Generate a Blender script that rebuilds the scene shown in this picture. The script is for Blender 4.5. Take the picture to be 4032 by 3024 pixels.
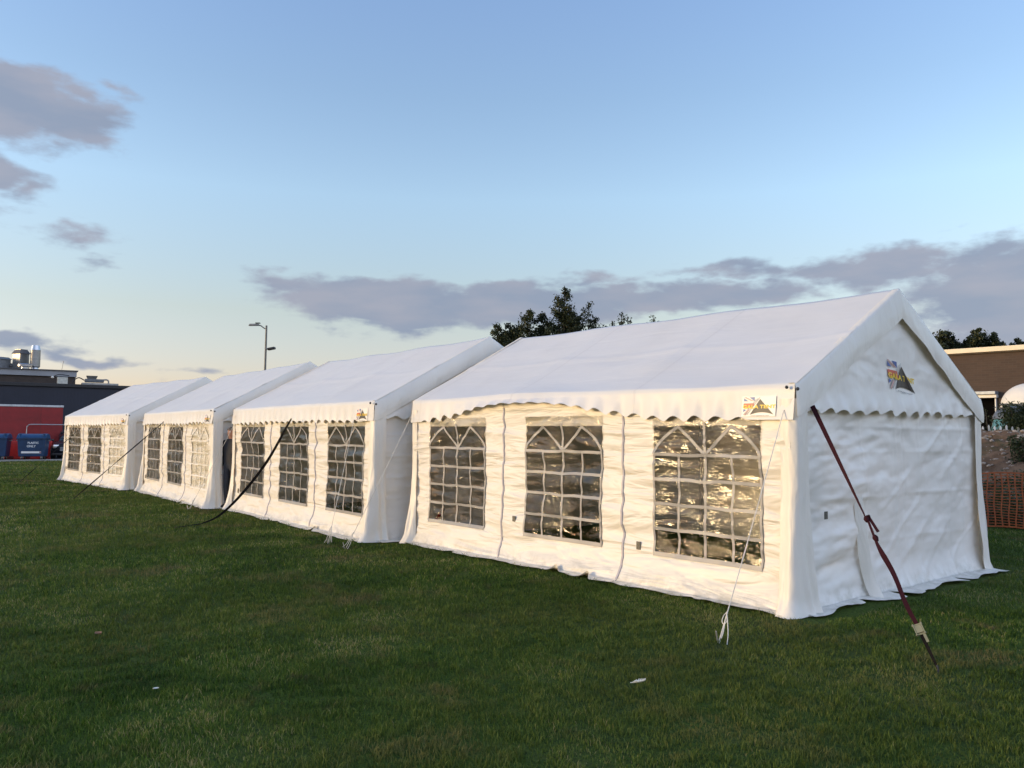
import bpy, bmesh, math, random
import numpy as np
from mathutils import Vector, Matrix, noise as mnoise
random.seed(7); RNG = np.random.default_rng(7)
scene = bpy.context.scene
for o in list(bpy.data.objects): bpy.data.objects.remove(o)
COL = scene.collection
PI = math.pi

# ------------------------------------------------------------------ camera
CAM = Vector((4.02234, -6.65804, 1.56733))
YAW, PITCH, ROLL = -0.872378, 0.0603774, 0.00746748
cd = bpy.data.cameras.new("camera"); cam = bpy.data.objects.new("camera", cd); COL.objects.link(cam)
fw = Vector((math.sin(YAW)*math.cos(PITCH), math.cos(YAW)*math.cos(PITCH), math.sin(PITCH)))
rt = Vector((math.cos(YAW), -math.sin(YAW), 0)); up = rt.cross(fw)
r2 = rt*math.cos(ROLL)+up*math.sin(ROLL); u2 = up*math.cos(ROLL)-rt*math.sin(ROLL)
m = Matrix((r2, u2, -fw)).transposed().to_4x4(); m.translation = CAM
cam.matrix_world = m
cd.sensor_fit = 'HORIZONTAL'; cd.sensor_width = 36; cd.lens = 3258.29/4032*36
cd.clip_start = 0.05; cd.clip_end = 3000
scene.camera = cam

# ------------------------------------------------------------------ light
SUN_AZ, SUN_EL = math.radians(-150), math.radians(6.0)      # azimuth from +Y towards +X
SKY_STRENGTH, SUN_STRENGTH, EXPOSURE = 0.15, 1.06, 1.47
to_sun = Vector((math.sin(SUN_AZ)*math.cos(SUN_EL), math.cos(SUN_AZ)*math.cos(SUN_EL), math.sin(SUN_EL)))
sl = bpy.data.lights.new("sun", 'SUN'); sl.energy = SUN_STRENGTH; sl.angle = math.radians(14); sl.color = (1.0, 0.73, 0.38)
so = bpy.data.objects.new("sun", sl); COL.objects.link(so)
so.rotation_mode = 'QUATERNION'; so.rotation_quaternion = to_sun.to_track_quat('Z', 'Y')

world = bpy.data.worlds.new("World"); scene.world = world; world.use_nodes = True
WN, WL = world.node_tree.nodes, world.node_tree.links
WN.clear()
def wn(t, **k):
    n = WN.new(t)
    for a, b in k.items(): setattr(n, a, b)
    return n
def wmath(op, a, b=None, c=None):
    n = wn('ShaderNodeMath', operation=op)
    for i, v in enumerate((a, b, c)):
        if v is None: continue
        if isinstance(v, (int, float)): n.inputs[i].default_value = v
        else: WL.new(v, n.inputs[i])
    return n.outputs[0]
sky = wn('ShaderNodeTexSky', sky_type='NISHITA', sun_disc=False, sun_elevation=SUN_EL, sun_rotation=SUN_AZ % (2*PI),
         altitude=0, air_density=1.0, dust_density=0.4, ozone_density=1.6)
tc = wn('ShaderNodeTexCoord'); sp = wn('ShaderNodeSeparateXYZ'); WL.new(tc.outputs['Generated'], sp.inputs[0])
az = wmath('MULTIPLY', wmath('ARCTAN2', sp.outputs[0], sp.outputs[1]), 57.29578)
el = wmath('MULTIPLY', wmath('ARCSINE', sp.outputs[2]), 57.29578)
def wnoise(sx, sy, detail, rough, off=0.0):
    cv = wn('ShaderNodeCombineXYZ'); WL.new(wmath('MULTIPLY', az, sx), cv.inputs[0]); WL.new(wmath('MULTIPLY', el, sy), cv.inputs[1])
    cv.inputs[2].default_value = off
    n = wn('ShaderNodeTexNoise'); n.inputs['Scale'].default_value = 1; n.inputs['Detail'].default_value = detail
    n.inputs['Roughness'].default_value = rough; WL.new(cv.outputs[0], n.inputs['Vector']); return n.outputs['Fac']
waz = wmath('ADD', az, wmath('MULTIPLY', wmath('SUBTRACT', wnoise(.22, .5, 3, .5, 3.1), .5), 5.0))
wel = wmath('ADD', el, wmath('MULTIPLY', wmath('SUBTRACT', wnoise(.25, .6, 3, .5, 8.7), .5), 2.6))
BLOBS = [  # azimuth, elevation, half width, half height (degrees), weight
    (-84.0, 18.9, 7.8, 2.4, 3.0), (-79.6, 18.6, 4.2, 1.9, 2.4), (-77.2, 17.6, 2.6, .9, 1.4), (-83.0, 15.2, 3.6, 1.0, 1.9), (-80.4, 14.7, 2.0, 1.0, 1.3), (-83.0, 13.2, 2.6, .9, .9),
    (-78.2, 12.0, 2.9, .75, 1.0), (-77.0, 10.5, 1.4, .45, .8), (-76, 20.6, 1.8, .7, .8),
    (-83.0, 5.1, 5.5, .65, 1.9), (-77.8, 4.5, 4.6, .5, 1.7),
    (-65.0, 10.0, 3.2, .9, 1.4), (-59, 8.9, 7.8, 1.8, 3.0), (-50, 8.9, 10.0, 1.65, 3.0), (-42, 9.3, 7.0, 1.2, 2.0), (-58, 7.2, 4.5, .8, 1.1), (-36, 9.4, 8, 1.1, 2.0), (-44, 10.6, 5, .5, 1.0),
    (-33, 11.1, 8.0, .7, 1.3), (-26, 10.7, 7.0, 1.3, 1.9), (-17.5, 8.3, 8.5, 4.2, 2.4), (-10, 9, 9, 5, 2.4),
    (-71, 3.6, 2.0, .3, .8), (-130, 24, 14, 4, .8), (-175, 30, 20, 5, .8)]
FILL_CLOUDS = [(75, 26, 48, 20, 2.2), (115, 14, 40, 10, 2.0), (40, 40, 30, 14, 1.6)]     # bright clouds added outside the frame to lift the light on the gables
acc = None
for a0, e0, ra, re, w in BLOBS+FILL_CLOUDS:
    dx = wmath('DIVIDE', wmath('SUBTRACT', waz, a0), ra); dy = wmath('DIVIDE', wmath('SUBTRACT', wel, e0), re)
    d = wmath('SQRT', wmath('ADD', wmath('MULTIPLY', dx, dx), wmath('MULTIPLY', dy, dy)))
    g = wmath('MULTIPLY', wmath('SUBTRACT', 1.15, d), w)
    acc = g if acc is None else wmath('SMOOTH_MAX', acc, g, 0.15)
n1 = wnoise(.55, 1.3, 8, .56, 1.0); n2 = wnoise(.16, .5, 4, .5, 5.0)
dens = wmath('ADD', acc, wmath('MULTIPLY', wmath('SUBTRACT', n1, .52), 2.1))
ms = wn('ShaderNodeMapRange', interpolation_type='SMOOTHSTEP'); WL.new(dens, ms.inputs[0])
ms.inputs[1].default_value = 0.0; ms.inputs[2].default_value = 1.25; ms.inputs[3].default_value = 0; ms.inputs[4].default_value = 0.93
cr = wn('ShaderNodeValToRGB'); WL.new(n2, cr.inputs[0])
cr.color_ramp.elements[0].position = .38; cr.color_ramp.elements[0].color = (.21, .25, .335, 1)
cr.color_ramp.elements[1].position = .66; cr.color_ramp.elements[1].color = (.27, .285, .35, 1)
bgs = wn('ShaderNodeBackground'); bgs.inputs[1].default_value = SKY_STRENGTH
bgc = wn('ShaderNodeBackground')
side = wn('ShaderNodeMapRange', interpolation_type='SMOOTHSTEP'); WL.new(az, side.inputs[0]); side.inputs[1].default_value = 5; side.inputs[2].default_value = 40; side.inputs[3].default_value = .5; side.inputs[4].default_value = 2.2  # boosts the clouds on the side of the added bright bank
WL.new(side.outputs[0], bgc.inputs[1])
# the air low down is dusty and warmer towards the sunset: a gain on the sky colour
er = wn('ShaderNodeMapRange'); WL.new(el, er.inputs[0]); er.inputs[1].default_value = 0; er.inputs[2].default_value = 30
gr = wn('ShaderNodeValToRGB'); WL.new(er.outputs[0], gr.inputs[0])
ge = gr.color_ramp.elements
for _ in range(3): ge.new(.5)
for e_, (p_, c_) in zip(ge, ((0.08, (.66, .56, .80)), (.27, (.84, .69, .70)), (.53, (1.08, .99, 1.03)), (.75, (1.03, .97, 1.05)), (.95, (1.05, 1, 1.15)))):
    e_.position = p_; e_.color = (*c_, 1)
gm = wn('ShaderNodeMix', data_type='RGBA', blend_type='MULTIPLY'); gm.inputs[0].default_value = 1
WL.new(sky.outputs[0], gm.inputs[6]); WL.new(gr.outputs[0], gm.inputs[7])
WL.new(gm.outputs[2], bgs.inputs[0]); WL.new(cr.outputs[0], bgc.inputs[0])
mx = wn('ShaderNodeMixShader'); WL.new(ms.outputs[0], mx.inputs[0]); WL.new(bgs.outputs[0], mx.inputs[1]); WL.new(bgc.outputs[0], mx.inputs[2])
wo = wn('ShaderNodeOutputWorld'); WL.new(mx.outputs[0], wo.inputs[0])

scene.view_settings.view_transform = 'Standard'; scene.view_settings.look = 'None'
scene.view_settings.exposure = EXPOSURE; scene.view_settings.gamma = 1
scene.render.engine = 'CYCLES'
scene.cycles.use_denoising = True; scene.cycles.max_bounces = 10; scene.cycles.transparent_max_bounces = 12
scene.cycles.caustics_reflective = False; scene.cycles.caustics_refractive = False
scene.cycles.sample_clamp_indirect = 6

# ------------------------------------------------------------------ materials
class Mat:
    def __init__(s, name):
        s.m = bpy.data.materials.new(name); s.m.use_nodes = True
        s.N, s.L = s.m.node_tree.nodes, s.m.node_tree.links
        s.p = s.N['Principled BSDF']; s.out = s.N['Material Output']
    def n(s, t, ins=None, **k):
        n = s.N.new(t)
        for a, b in k.items(): setattr(n, a, b)
        for a, b in (ins or {}).items():
            if hasattr(b, 'node'): s.L.new(b, n.inputs[a])
            else: n.inputs[a].default_value = b
        return n
    def coords(s, scale=(1, 1, 1), kind='Object'):
        t = s.n('ShaderNodeTexCoord'); mp = s.n('ShaderNodeMapping', {'Vector': t.outputs[kind], 'Scale': scale}); return mp.outputs[0]
    def noise(s, scale, detail=4, rough=.5, vec=None, dist=0, typ='FBM'):
        k = {'Scale': scale, 'Detail': detail, 'Roughness': rough, 'Distortion': dist}
        k['Vector'] = vec if vec is not None else s.coords()
        return s.n('ShaderNodeTexNoise', k, noise_type=typ).outputs['Fac']
    def ramp(s, fac, stops):
        r = s.n('ShaderNodeValToRGB', {0: fac}); e = r.color_ramp.elements
        while len(e) < len(stops): e.new(.5)
        for x, (p, c) in zip(e, stops): x.position = p; x.color = (*c, 1) if len(c) == 3 else c
        return r.outputs[0]
    def math(s, op, a, b=0.0): return s.n('ShaderNodeMath', {0: a, 1: b}, operation=op).outputs[0]
    def mix(s, f, a, b, mode='MIX'):
        n = s.n('ShaderNodeMix', data_type='RGBA', blend_type=mode)
        for i, v in ((0, f), (6, a), (7, b)):
            if hasattr(v, 'node'): s.L.new(v, n.inputs[i])
            else: n.inputs[i].default_value = (*v, 1) if isinstance(v, tuple) and len(v) == 3 else v
        return n.outputs[2]
    def bump(s, h, strength, dist, prev=None):
        k = {'Height': h, 'Strength': strength, 'Distance': dist}
        if prev is not None: k['Normal'] = prev
        return s.n('ShaderNodeBump', k).outputs[0]
    def set(s, **k):
        for a, b in k.items():
            i = s.p.inputs[a.replace('_', ' ')]
            if hasattr(b, 'node'): s.L.new(b, i)
            else: i.default_value = (*b, 1) if isinstance(b, tuple) and len(b) == 3 else b
        return s

def plain(name, col, rough=.6, metal=0.0, vary=.25, scale=6.0, bump=0.0, spec=.5):
    M = Mat(name); f = M.noise(scale, 5, .6)
    c2 = tuple(max(0, c*(1-vary)) for c in col); c3 = tuple(min(1, c*(1+vary*.6)) for c in col)
    M.set(Base_Color=M.ramp(f, [(.3, c2), (.7, c3)]), Roughness=rough, Metallic=metal, Specular_IOR_Level=spec)
    if bump: M.set(Normal=M.bump(M.noise(scale*6, 4), bump, .01))
    return M.m

def fabric(name, col, kind):
    M = Mat(name)
    v = M.coords()
    stain = M.noise(1.3, 4, .6, v)
    colr = M.ramp(stain, [(.25, tuple(c*.93 for c in col)), (.6, col)])
    if kind == 'wall':     # soft sideways folds with a few sharp creases
        h1 = M.noise(1.0, 3, .5, M.coords((1.1, 1.1, 5.5)), .6)
        h2 = M.noise(1.0, 3, .55, M.coords((3.5, 3.5, 9)), 1.0, 'RIDGED_MULTIFRACTAL')
        n = M.bump(h1, .9, .10); n = M.bump(h2, .6, .010, n)
    elif kind == 'gable':
        h1 = M.noise(1.0, 2, .45, M.coords((1.8, 1.3, 2.6)), .4)
        h2 = M.noise(1.0, 4, .55, M.coords((3, 5.0, 2.0)), .5, 'RIDGED_MULTIFRACTAL')
        n = M.bump(h1, .9, .08); n = M.bump(h2, .75, .009, n)
    elif kind == 'flap':
        h1 = M.noise(1.0, 3, .55, M.coords((5, 5, 1.4)), .8)
        h2 = M.noise(1.0, 4, .6, M.coords((7, 7, 4)), 1.4, 'RIDGED_MULTIFRACTAL')
        n = M.bump(h1, .6, .035); n = M.bump(h2, .5, .006, n)
    else:                  # roof: taut, faint long wrinkles
        h1 = M.noise(1.0, 3, .5, M.coords((.7, 2.2, 2.2)), .8)
        h2 = M.noise(1.0, 3, .55, M.coords((1.6, 6, 6)), 1.6, 'RIDGED_MULTIFRACTAL')
        n = M.bump(h1, .35, .04); n = M.bump(h2, .4, .004, n)
    sx = M.n('ShaderNodeSeparateXYZ', {0: M.n('ShaderNodeTexCoord').outputs['Object']})
    if kind == 'roof':
        saw = M.math('PINGPONG', M.math('ADD', sx.outputs[0], 50.28), 1.0091)
        ln = M.ramp(saw, [(.012, (1, 1, 1)), (.020, (0, 0, 0))])
        n = M.bump(ln, .5, .004, n); colr = M.mix(M.math('MULTIPLY', ln, .35), colr, (.62, .62, .63))
    elif kind in ('wall', 'gable'):
        low = M.n('ShaderNodeMapRange', {0: sx.outputs[2], 1: .20, 2: .015, 3: 0.0, 4: 1.0}).outputs[0]
        spl = M.ramp(M.noise(7, 5, .65, v), [(.42, (0, 0, 0)), (.66, (1, 1, 1))])
        colr = M.mix(M.math('MULTIPLY', M.math('MULTIPLY', low, spl), .55), colr, (.30, .29, .20))
    weave = M.noise(260, 1, .5, v); n = M.bump(weave, .08, .0006, n)
    M.set(Base_Color=colr, Roughness=.42, Specular_IOR_Level=.35, Normal=n)
    tr = M.n('ShaderNodeBsdfTranslucent', {'Color': (.80, .62, .40, 1)})
    ms = M.n('ShaderNodeMixShader', {0: .10}); M.L.new(M.p.outputs[0], ms.inputs[1]); M.L.new(tr.outputs[0], ms.inputs[2])
    M.L.new(ms.outputs[0], M.out.inputs[0]); return M.m

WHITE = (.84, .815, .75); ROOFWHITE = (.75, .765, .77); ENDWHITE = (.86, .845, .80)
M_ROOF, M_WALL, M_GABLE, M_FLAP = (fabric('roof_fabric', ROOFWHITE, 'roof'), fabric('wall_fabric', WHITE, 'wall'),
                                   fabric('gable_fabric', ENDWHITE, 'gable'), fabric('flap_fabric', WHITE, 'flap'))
def film_mat(name, clear, gloss):
    M = Mat(name)
    zone = M.ramp(M.noise(1.0, 2, .5, M.coords((1.7, 1.7, 2.3))), [(.36, (.12, .12, .12)), (.62, (1, 1, 1))])
    h1 = M.math('MULTIPLY', M.noise(1.0, 2, .5, M.coords((6.0, 6.0, 25)), 1.3), zone)
    h2 = M.math('MULTIPLY', M.noise(1.0, 2, .5, M.coords((12, 12, 34)), 1.6, 'RIDGED_MULTIFRACTAL'), zone)
    h3 = M.noise(1.0, 2, .5, M.coords((1.6, 1.6, 3.0)), .8)
    n = M.bump(h3, .8, .05); n = M.bump(h1, .9, .019, n); n = M.bump(h2, .7, .009, n)
    gl = M.n('ShaderNodeBsdfGlossy', {'Color': (1, 1, 1, 1), 'Roughness': .05, 'Normal': n})
    tr = M.n('ShaderNodeBsdfTransparent', {'Color': (clear, clear, clear*.98, 1)})
    fr = M.n('ShaderNodeFresnel', {'IOR': 1.55, 'Normal': n})
    f = M.math('MINIMUM', M.math('MULTIPLY', fr.outputs[0], gloss), .85)
    ms = M.n('ShaderNodeMixShader', {0: f}); M.L.new(tr.outputs[0], ms.inputs[1]); M.L.new(gl.outputs[0], ms.inputs[2])
    M.L.new(ms.outputs[0], M.out.inputs[0]); return M.m
M_FILM, M_FILMB = film_mat('window_film', .86, .80), film_mat('window_film_backed', .97, .45)
M_BAR = plain('printed_bar', (.30, .30, .30), .45, vary=.06)
M_BARB = plain('printed_bar_backed', (.76, .75, .72), .45, vary=.05)
M_SEAM = plain('zip_tape', (.42, .40, .44), .6, vary=.1)
M_STEEL = plain('galvanised_tube', (.55, .56, .57), .4, .8, .15)
M_DARK = plain('dark_rubber', (.025, .025, .027), .5)
M_ROPE = plain('white_rope', (.68, .66, .60), .8)
M_BLACK = plain('black_webbing', (.006, .0055, .006), .8, spec=.12)
M_MAROON = plain('maroon_webbing', (.032, .006, .010), .75, scale=60, spec=.15)
M_BRASS = plain('zinc_buckle', (.36, .34, .20), .4, .5)
M_CARE = plain('care_label', (.12, .11, .09), .6, vary=.7, scale=60)
M_LWHITE = plain('label_white', (.80, .79, .76), .4, vary=.04)
M_LBLACK = plain('label_black', (.022, .022, .024), .4)
M_LYELL = plain('label_yellow', (.80, .55, .03), .4, vary=.1)
M_LRED = plain('label_red', (.62, .10, .05), .4)
M_LBLUE = plain('label_blue', (.06, .13, .38), .4)
M_LGREY = plain('label_grey', (.30, .30, .31), .5)
M_LPINK = plain('label_pink', (.62, .36, .33), .5)

# ------------------------------------------------------------------ mesh helpers
def link(name, me, parent=None, mats=(), smooth=True, angle=None):
    for mm in (mats if isinstance(mats, (list, tuple)) else [mats]): me.materials.append(mm)
    if smooth: me.polygons.foreach_set('use_smooth', np.ones(len(me.polygons), bool))
    o = bpy.data.objects.new(name, me); COL.objects.link(o)
    if parent is not None: o.parent = parent
    return o
def tag(o, label=None, cat=None, group=None, kind=None):
    for k, v in (('label', label), ('category', cat), ('group', group), ('kind', kind)):
        if v: o[k] = v
    return o
def empty(name, loc, rz=0.0):
    o = bpy.data.objects.new(name, None); o.empty_display_size = .2; COL.objects.link(o); o.location = loc; o.rotation_euler = (0, 0, rz); return o
def sheet(name, X, Y, Z, mat, parent=None, mask=None, flip=False):
    mrow, ncol = X.shape
    V = np.stack([X, Y, Z], -1).reshape(-1, 3)
    i = np.arange(mrow*ncol).reshape(mrow, ncol)
    F = np.stack([i[:-1, :-1], i[1:, :-1], i[1:, 1:], i[:-1, 1:]], -1)
    F = F[mask] if mask is not None else F.reshape(-1, 4)
    if flip: F = F[:, ::-1]
    me = bpy.data.meshes.new(name); me.from_pydata(V.tolist(), [], F.tolist()); me.update()
    return link(name, me, parent, mat)
class MB:
    def __init__(s): s.v, s.f, s.mi, s.cur = [], [], [], 0
    def add(s, vs, fs):
        b = len(s.v); s.v += [tuple(v) for v in vs]; s.f += [tuple(b+i for i in f) for f in fs]; s.mi += [s.cur]*len(fs); return s
    def box(s, c, size, rz=0.0, bev=0.0, top=None, rx=0.0, ry=0.0):
        bm = bmesh.new(); bmesh.ops.create_cube(bm, size=1)
        for v in bm.verts:
            k = top if (top and v.co.z > 0) else (1, 1)
            v.co = Vector((v.co.x*size[0]*k[0], v.co.y*size[1]*k[1], v.co.z*size[2]))
        if bev: bmesh.ops.bevel(bm, geom=bm.edges[:], offset=bev, segments=2, affect='EDGES', profile=.6)
        R = Matrix.Translation(c) @ Matrix.Rotation(rz, 4, 'Z') @ Matrix.Rotation(ry, 4, 'Y') @ Matrix.Rotation(rx, 4, 'X')
        bm.verts.index_update()
        s.add([R @ v.co for v in bm.verts], [[v.index for v in f.verts] for f in bm.faces]); bm.free(); return s
    def tube(s, pts, r, n=8, cap=True):
        pts = [Vector(p) for p in pts]; rs = r if isinstance(r, (list, tuple)) else [r]*len(pts)
        rings = []; prev = None
        for i, p in enumerate(pts):
            t = (pts[min(i+1, len(pts)-1)]-pts[max(i-1, 0)]).normalized()
            if prev is None: a = t.orthogonal().normalized()
            else: a = (prev - t*prev.dot(t)); a = a.normalized() if a.length > 1e-6 else t.orthogonal().normalized()
            prev = a; b = t.cross(a)
            rings.append([p+(a*math.cos(2*PI*k/n)+b*math.sin(2*PI*k/n))*rs[i] for k in range(n)])
        vs = [v for q in rings for v in q]
        fs = [(i*n+k, i*n+(k+1) % n, (i+1)*n+(k+1) % n, (i+1)*n+k) for i in range(len(pts)-1) for k in range(n)]
        if cap: fs += [tuple(range(n))[::-1], tuple(range((len(pts)-1)*n, len(pts)*n))]
        return s.add(vs, fs)
    def lathe(s, prof, c=(0, 0, 0), n=24):
        vs, fs = [], []
        for r, z in prof: vs += [(c[0]+r*math.cos(2*PI*k/n), c[1]+r*math.sin(2*PI*k/n), c[2]+z) for k in range(n)]
        for i in range(len(prof)-1): fs += [(i*n+k, i*n+(k+1) % n, (i+1)*n+(k+1) % n, (i+1)*n+k) for k in range(n)]
        fs += [tuple(range(n))[::-1], tuple(range((len(prof)-1)*n, len(prof)*n))]
        return s.add(vs, fs)
    def ribbon(s, pts, w, side=(0, 0, 1), th=.003, twist=None):
        pts = [Vector(p) for p in pts]; vs = []; n = len(pts)
        for i, p in enumerate(pts):
            t = (pts[min(i+1, n-1)]-pts[max(i-1, 0)]).normalized()
            a = Vector(side); a = (a-t*a.dot(t)).normalized(); b = t.cross(a)
            th_ = twist[i] if twist else 0
            a, b = a*math.cos(th_)+b*math.sin(th_), b*math.cos(th_)-a*math.sin(th_)
            ww = w[i] if isinstance(w, (list, tuple)) else w
            vs += [p+a*ww/2+b*th/2, p-a*ww/2+b*th/2, p-a*ww/2-b*th/2, p+a*ww/2-b*th/2]
        fs = [(i*4+k, i*4+(k+1) % 4, i*4+4+(k+1) % 4, i*4+4+k) for i in range(n-1) for k in range(4)]
        return s.add(vs, fs+[(0, 1, 2, 3), (n*4-1, n*4-2, n*4-3, n*4-4)])
    def build(s, name, mats, parent=None, smooth=False):
        me = bpy.data.meshes.new(name); me.from_pydata([tuple(v) for v in s.v], [], s.f)
        o = link(name, me, parent, mats, smooth)
        me.polygons.foreach_set('material_index', s.mi); me.update()
        bm = bmesh.new(); bm.from_mesh(me); bmesh.ops.recalc_face_normals(bm, faces=bm.faces); bm.to_mesh(me); bm.free()
        if smooth:
            try: me.set_sharp_from_angle(angle=math.radians(40))
            except Exception: pass
        return o
def bez(p0, p1, p2, n=24):
    p0, p1, p2 = Vector(p0), Vector(p1), Vector(p2)
    return [p0*(1-t)**2+p1*2*t*(1-t)+p2*t*t for t in np.linspace(0, 1, n)]
def spline(ps, n=12):
    P = [Vector(p) for p in ps]; out = []
    for i in range(len(P)-1):
        a, b, c, d = P[max(i-1, 0)], P[i], P[i+1], P[min(i+2, len(P)-1)]
        for t in np.linspace(0, 1, n, endpoint=False):
            out.append(.5*((2*b)+(c-a)*t+(2*a-5*b+4*c-d)*t*t+(-a+3*b-3*c+d)*t**3))
    return out+[P[-1]]

def _h(i, j, s):
    x = (i*374761393+j*668265263+s*1442695041) & 0xffffffff
    x = ((x ^ (x >> 13))*1274126177) & 0xffffffff
    return ((x ^ (x >> 16)) & 0xffff)/65535.0
def vn(x, y, s=0):
    x, y = np.asarray(x, float), np.asarray(y, float); x, y = np.broadcast_arrays(x, y)
    xi, yi = np.floor(x).astype(np.int64), np.floor(y).astype(np.int64); fx, fy = x-xi, y-yi
    fx, fy = fx*fx*fx*(fx*(fx*6-15)+10), fy*fy*fy*(fy*(fy*6-15)+10)
    a, b, c, d = _h(xi, yi, s), _h(xi+1, yi, s), _h(xi, yi+1, s), _h(xi+1, yi+1, s)
    return (a*(1-fx)+b*fx)*(1-fy)+(c*(1-fx)+d*fx)*fy-.5
def fbm(x, y, s=0, o=4):
    r, a = 0, 1.0
    for k in range(o): r = r+a*vn(x*2**k, y*2**k, s+k*17); a *= .5
    return r
def ridge(x, y, s=0): return 1-np.abs(2*vn(x, y, s))*2
def text_mesh(txt, size, bold=0.0, spacing=1.0):
    c = bpy.data.curves.new('t', 'FONT'); c.body = txt; c.size = size; c.align_x = 'CENTER'; c.offset = bold; c.space_character = spacing; c.resolution_u = 3
    o = bpy.data.objects.new('t', c); COL.objects.link(o); bpy.context.view_layer.update()
    me = bpy.data.meshes.new_from_object(o.evaluated_get(bpy.context.evaluated_depsgraph_get()))
    V = np.array([v.co[:] for v in me.vertices]); F = [tuple(p.vertices) for p in me.polygons]
    bpy.data.objects.remove(o); bpy.data.curves.remove(c); bpy.data.meshes.remove(me)
    return V, F

# ------------------------------------------------------------------ marquees
L, WD, EAVE, RIDGE = 6.0546, 3.9867, 2.0, 3.0859
PW = L/3
def roof_z(y): return EAVE+(RIDGE-EAVE)*(1-np.abs(np.asarray(y, float)-WD/2)/(WD/2))
VAL1 = ([0, 1.5, 2.2, 2.8, 3.3, 4.0, 4.5, 5.0, 5.5, 6.06], [1.712, 1.722, 1.80, 1.90, 1.94, 1.94, 1.895, 1.80, 1.745, 1.72])

def logo(parent, fn, w, h, backing):
    """printed label: fn maps (s, t, lift) in 0..1 x 0..1 to a point on the cloth"""
    mb = MB()
    def poly(pts, lift): mb.add([fn(a, b, lift) for a, b in pts], [tuple(range(len(pts)))])
    def strip(a, b, c, d, lift, n=10):
        for k in range(n):
            t0, t1 = k/n, (k+1)/n
            q = lambda p, r, t: (p[0]+(r[0]-p[0])*t, p[1]+(r[1]-p[1])*t)
            poly([q(a, b, t0), q(a, b, t1), q(d, c, t1), q(d, c, t0)], lift)
    if backing: mb.cur = 0; strip((0, 0), (1, 0), (1, 1), (0, 1), .002)
    z1, z2, z3 = .004, .0055, .007
    mb.cur = 1; poly([(.06, .76), (.06, .92), (.20, .76)], z1); poly([(.22, .96), (.38, .96), (.38, .76)], z1); poly([(.05, .22), (.05, .38), (.14, .33)], z1)
    mb.cur = 2; strip((.05, .44), (.40, .44), (.36, .66), (.05, .66), z1)
    mb.cur = 4; poly([(.06, .97), (.12, .97), (.36, .77), (.28, .77)], z1); poly([(.08, .08), (.12, .05), (.24, .34), (.20, .36)], z1)
    mb.cur = 3                                            # black peak with a hollowed foot
    arc = [(x, .20-.13*((x-.60)/.36)**2) for x in np.linspace(.26, .95, 12)]
    ap = (.54, .86)
    for k in range(11): poly([ap, arc[k], arc[k+1]], z2)
    mb.cur = 5
    for k in range(3):
        o_ = .055*k
        poly([(.50-o_+.03, .95-o_*.9), (.515-o_+.03, .96-o_*.9), (.12-o_+.06, .08), (.10-o_+.06, .08)], z2)
    lb = mb.build('logo_label', [M_LWHITE, M_LBLUE, M_LRED, M_LBLACK, M_LPINK, M_LGREY], parent)
    for txt, cx, cy, wid, hei, mat in (('GALA TENT', .52, .40, .96, .17, M_LYELL), ('www.galatent.com', .56, .02, .54, .055, M_LGREY)):
        V, F = text_mesh(txt, 1.0, .035 if mat is M_LYELL else 0.01)
        x0, x1 = V[:, 0].min(), V[:, 0].max(); y0 = 0.0; y1 = .72
        P = [fn(cx-wid/2+(v[0]-x0)/(x1-x0)*wid, cy+(v[1]-y0)/(y1-y0)*hei, z3+.001) for v in V]
        t = MB(); t.add(P, F); t.build('lettering', mat, lb)
    return lb

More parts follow.
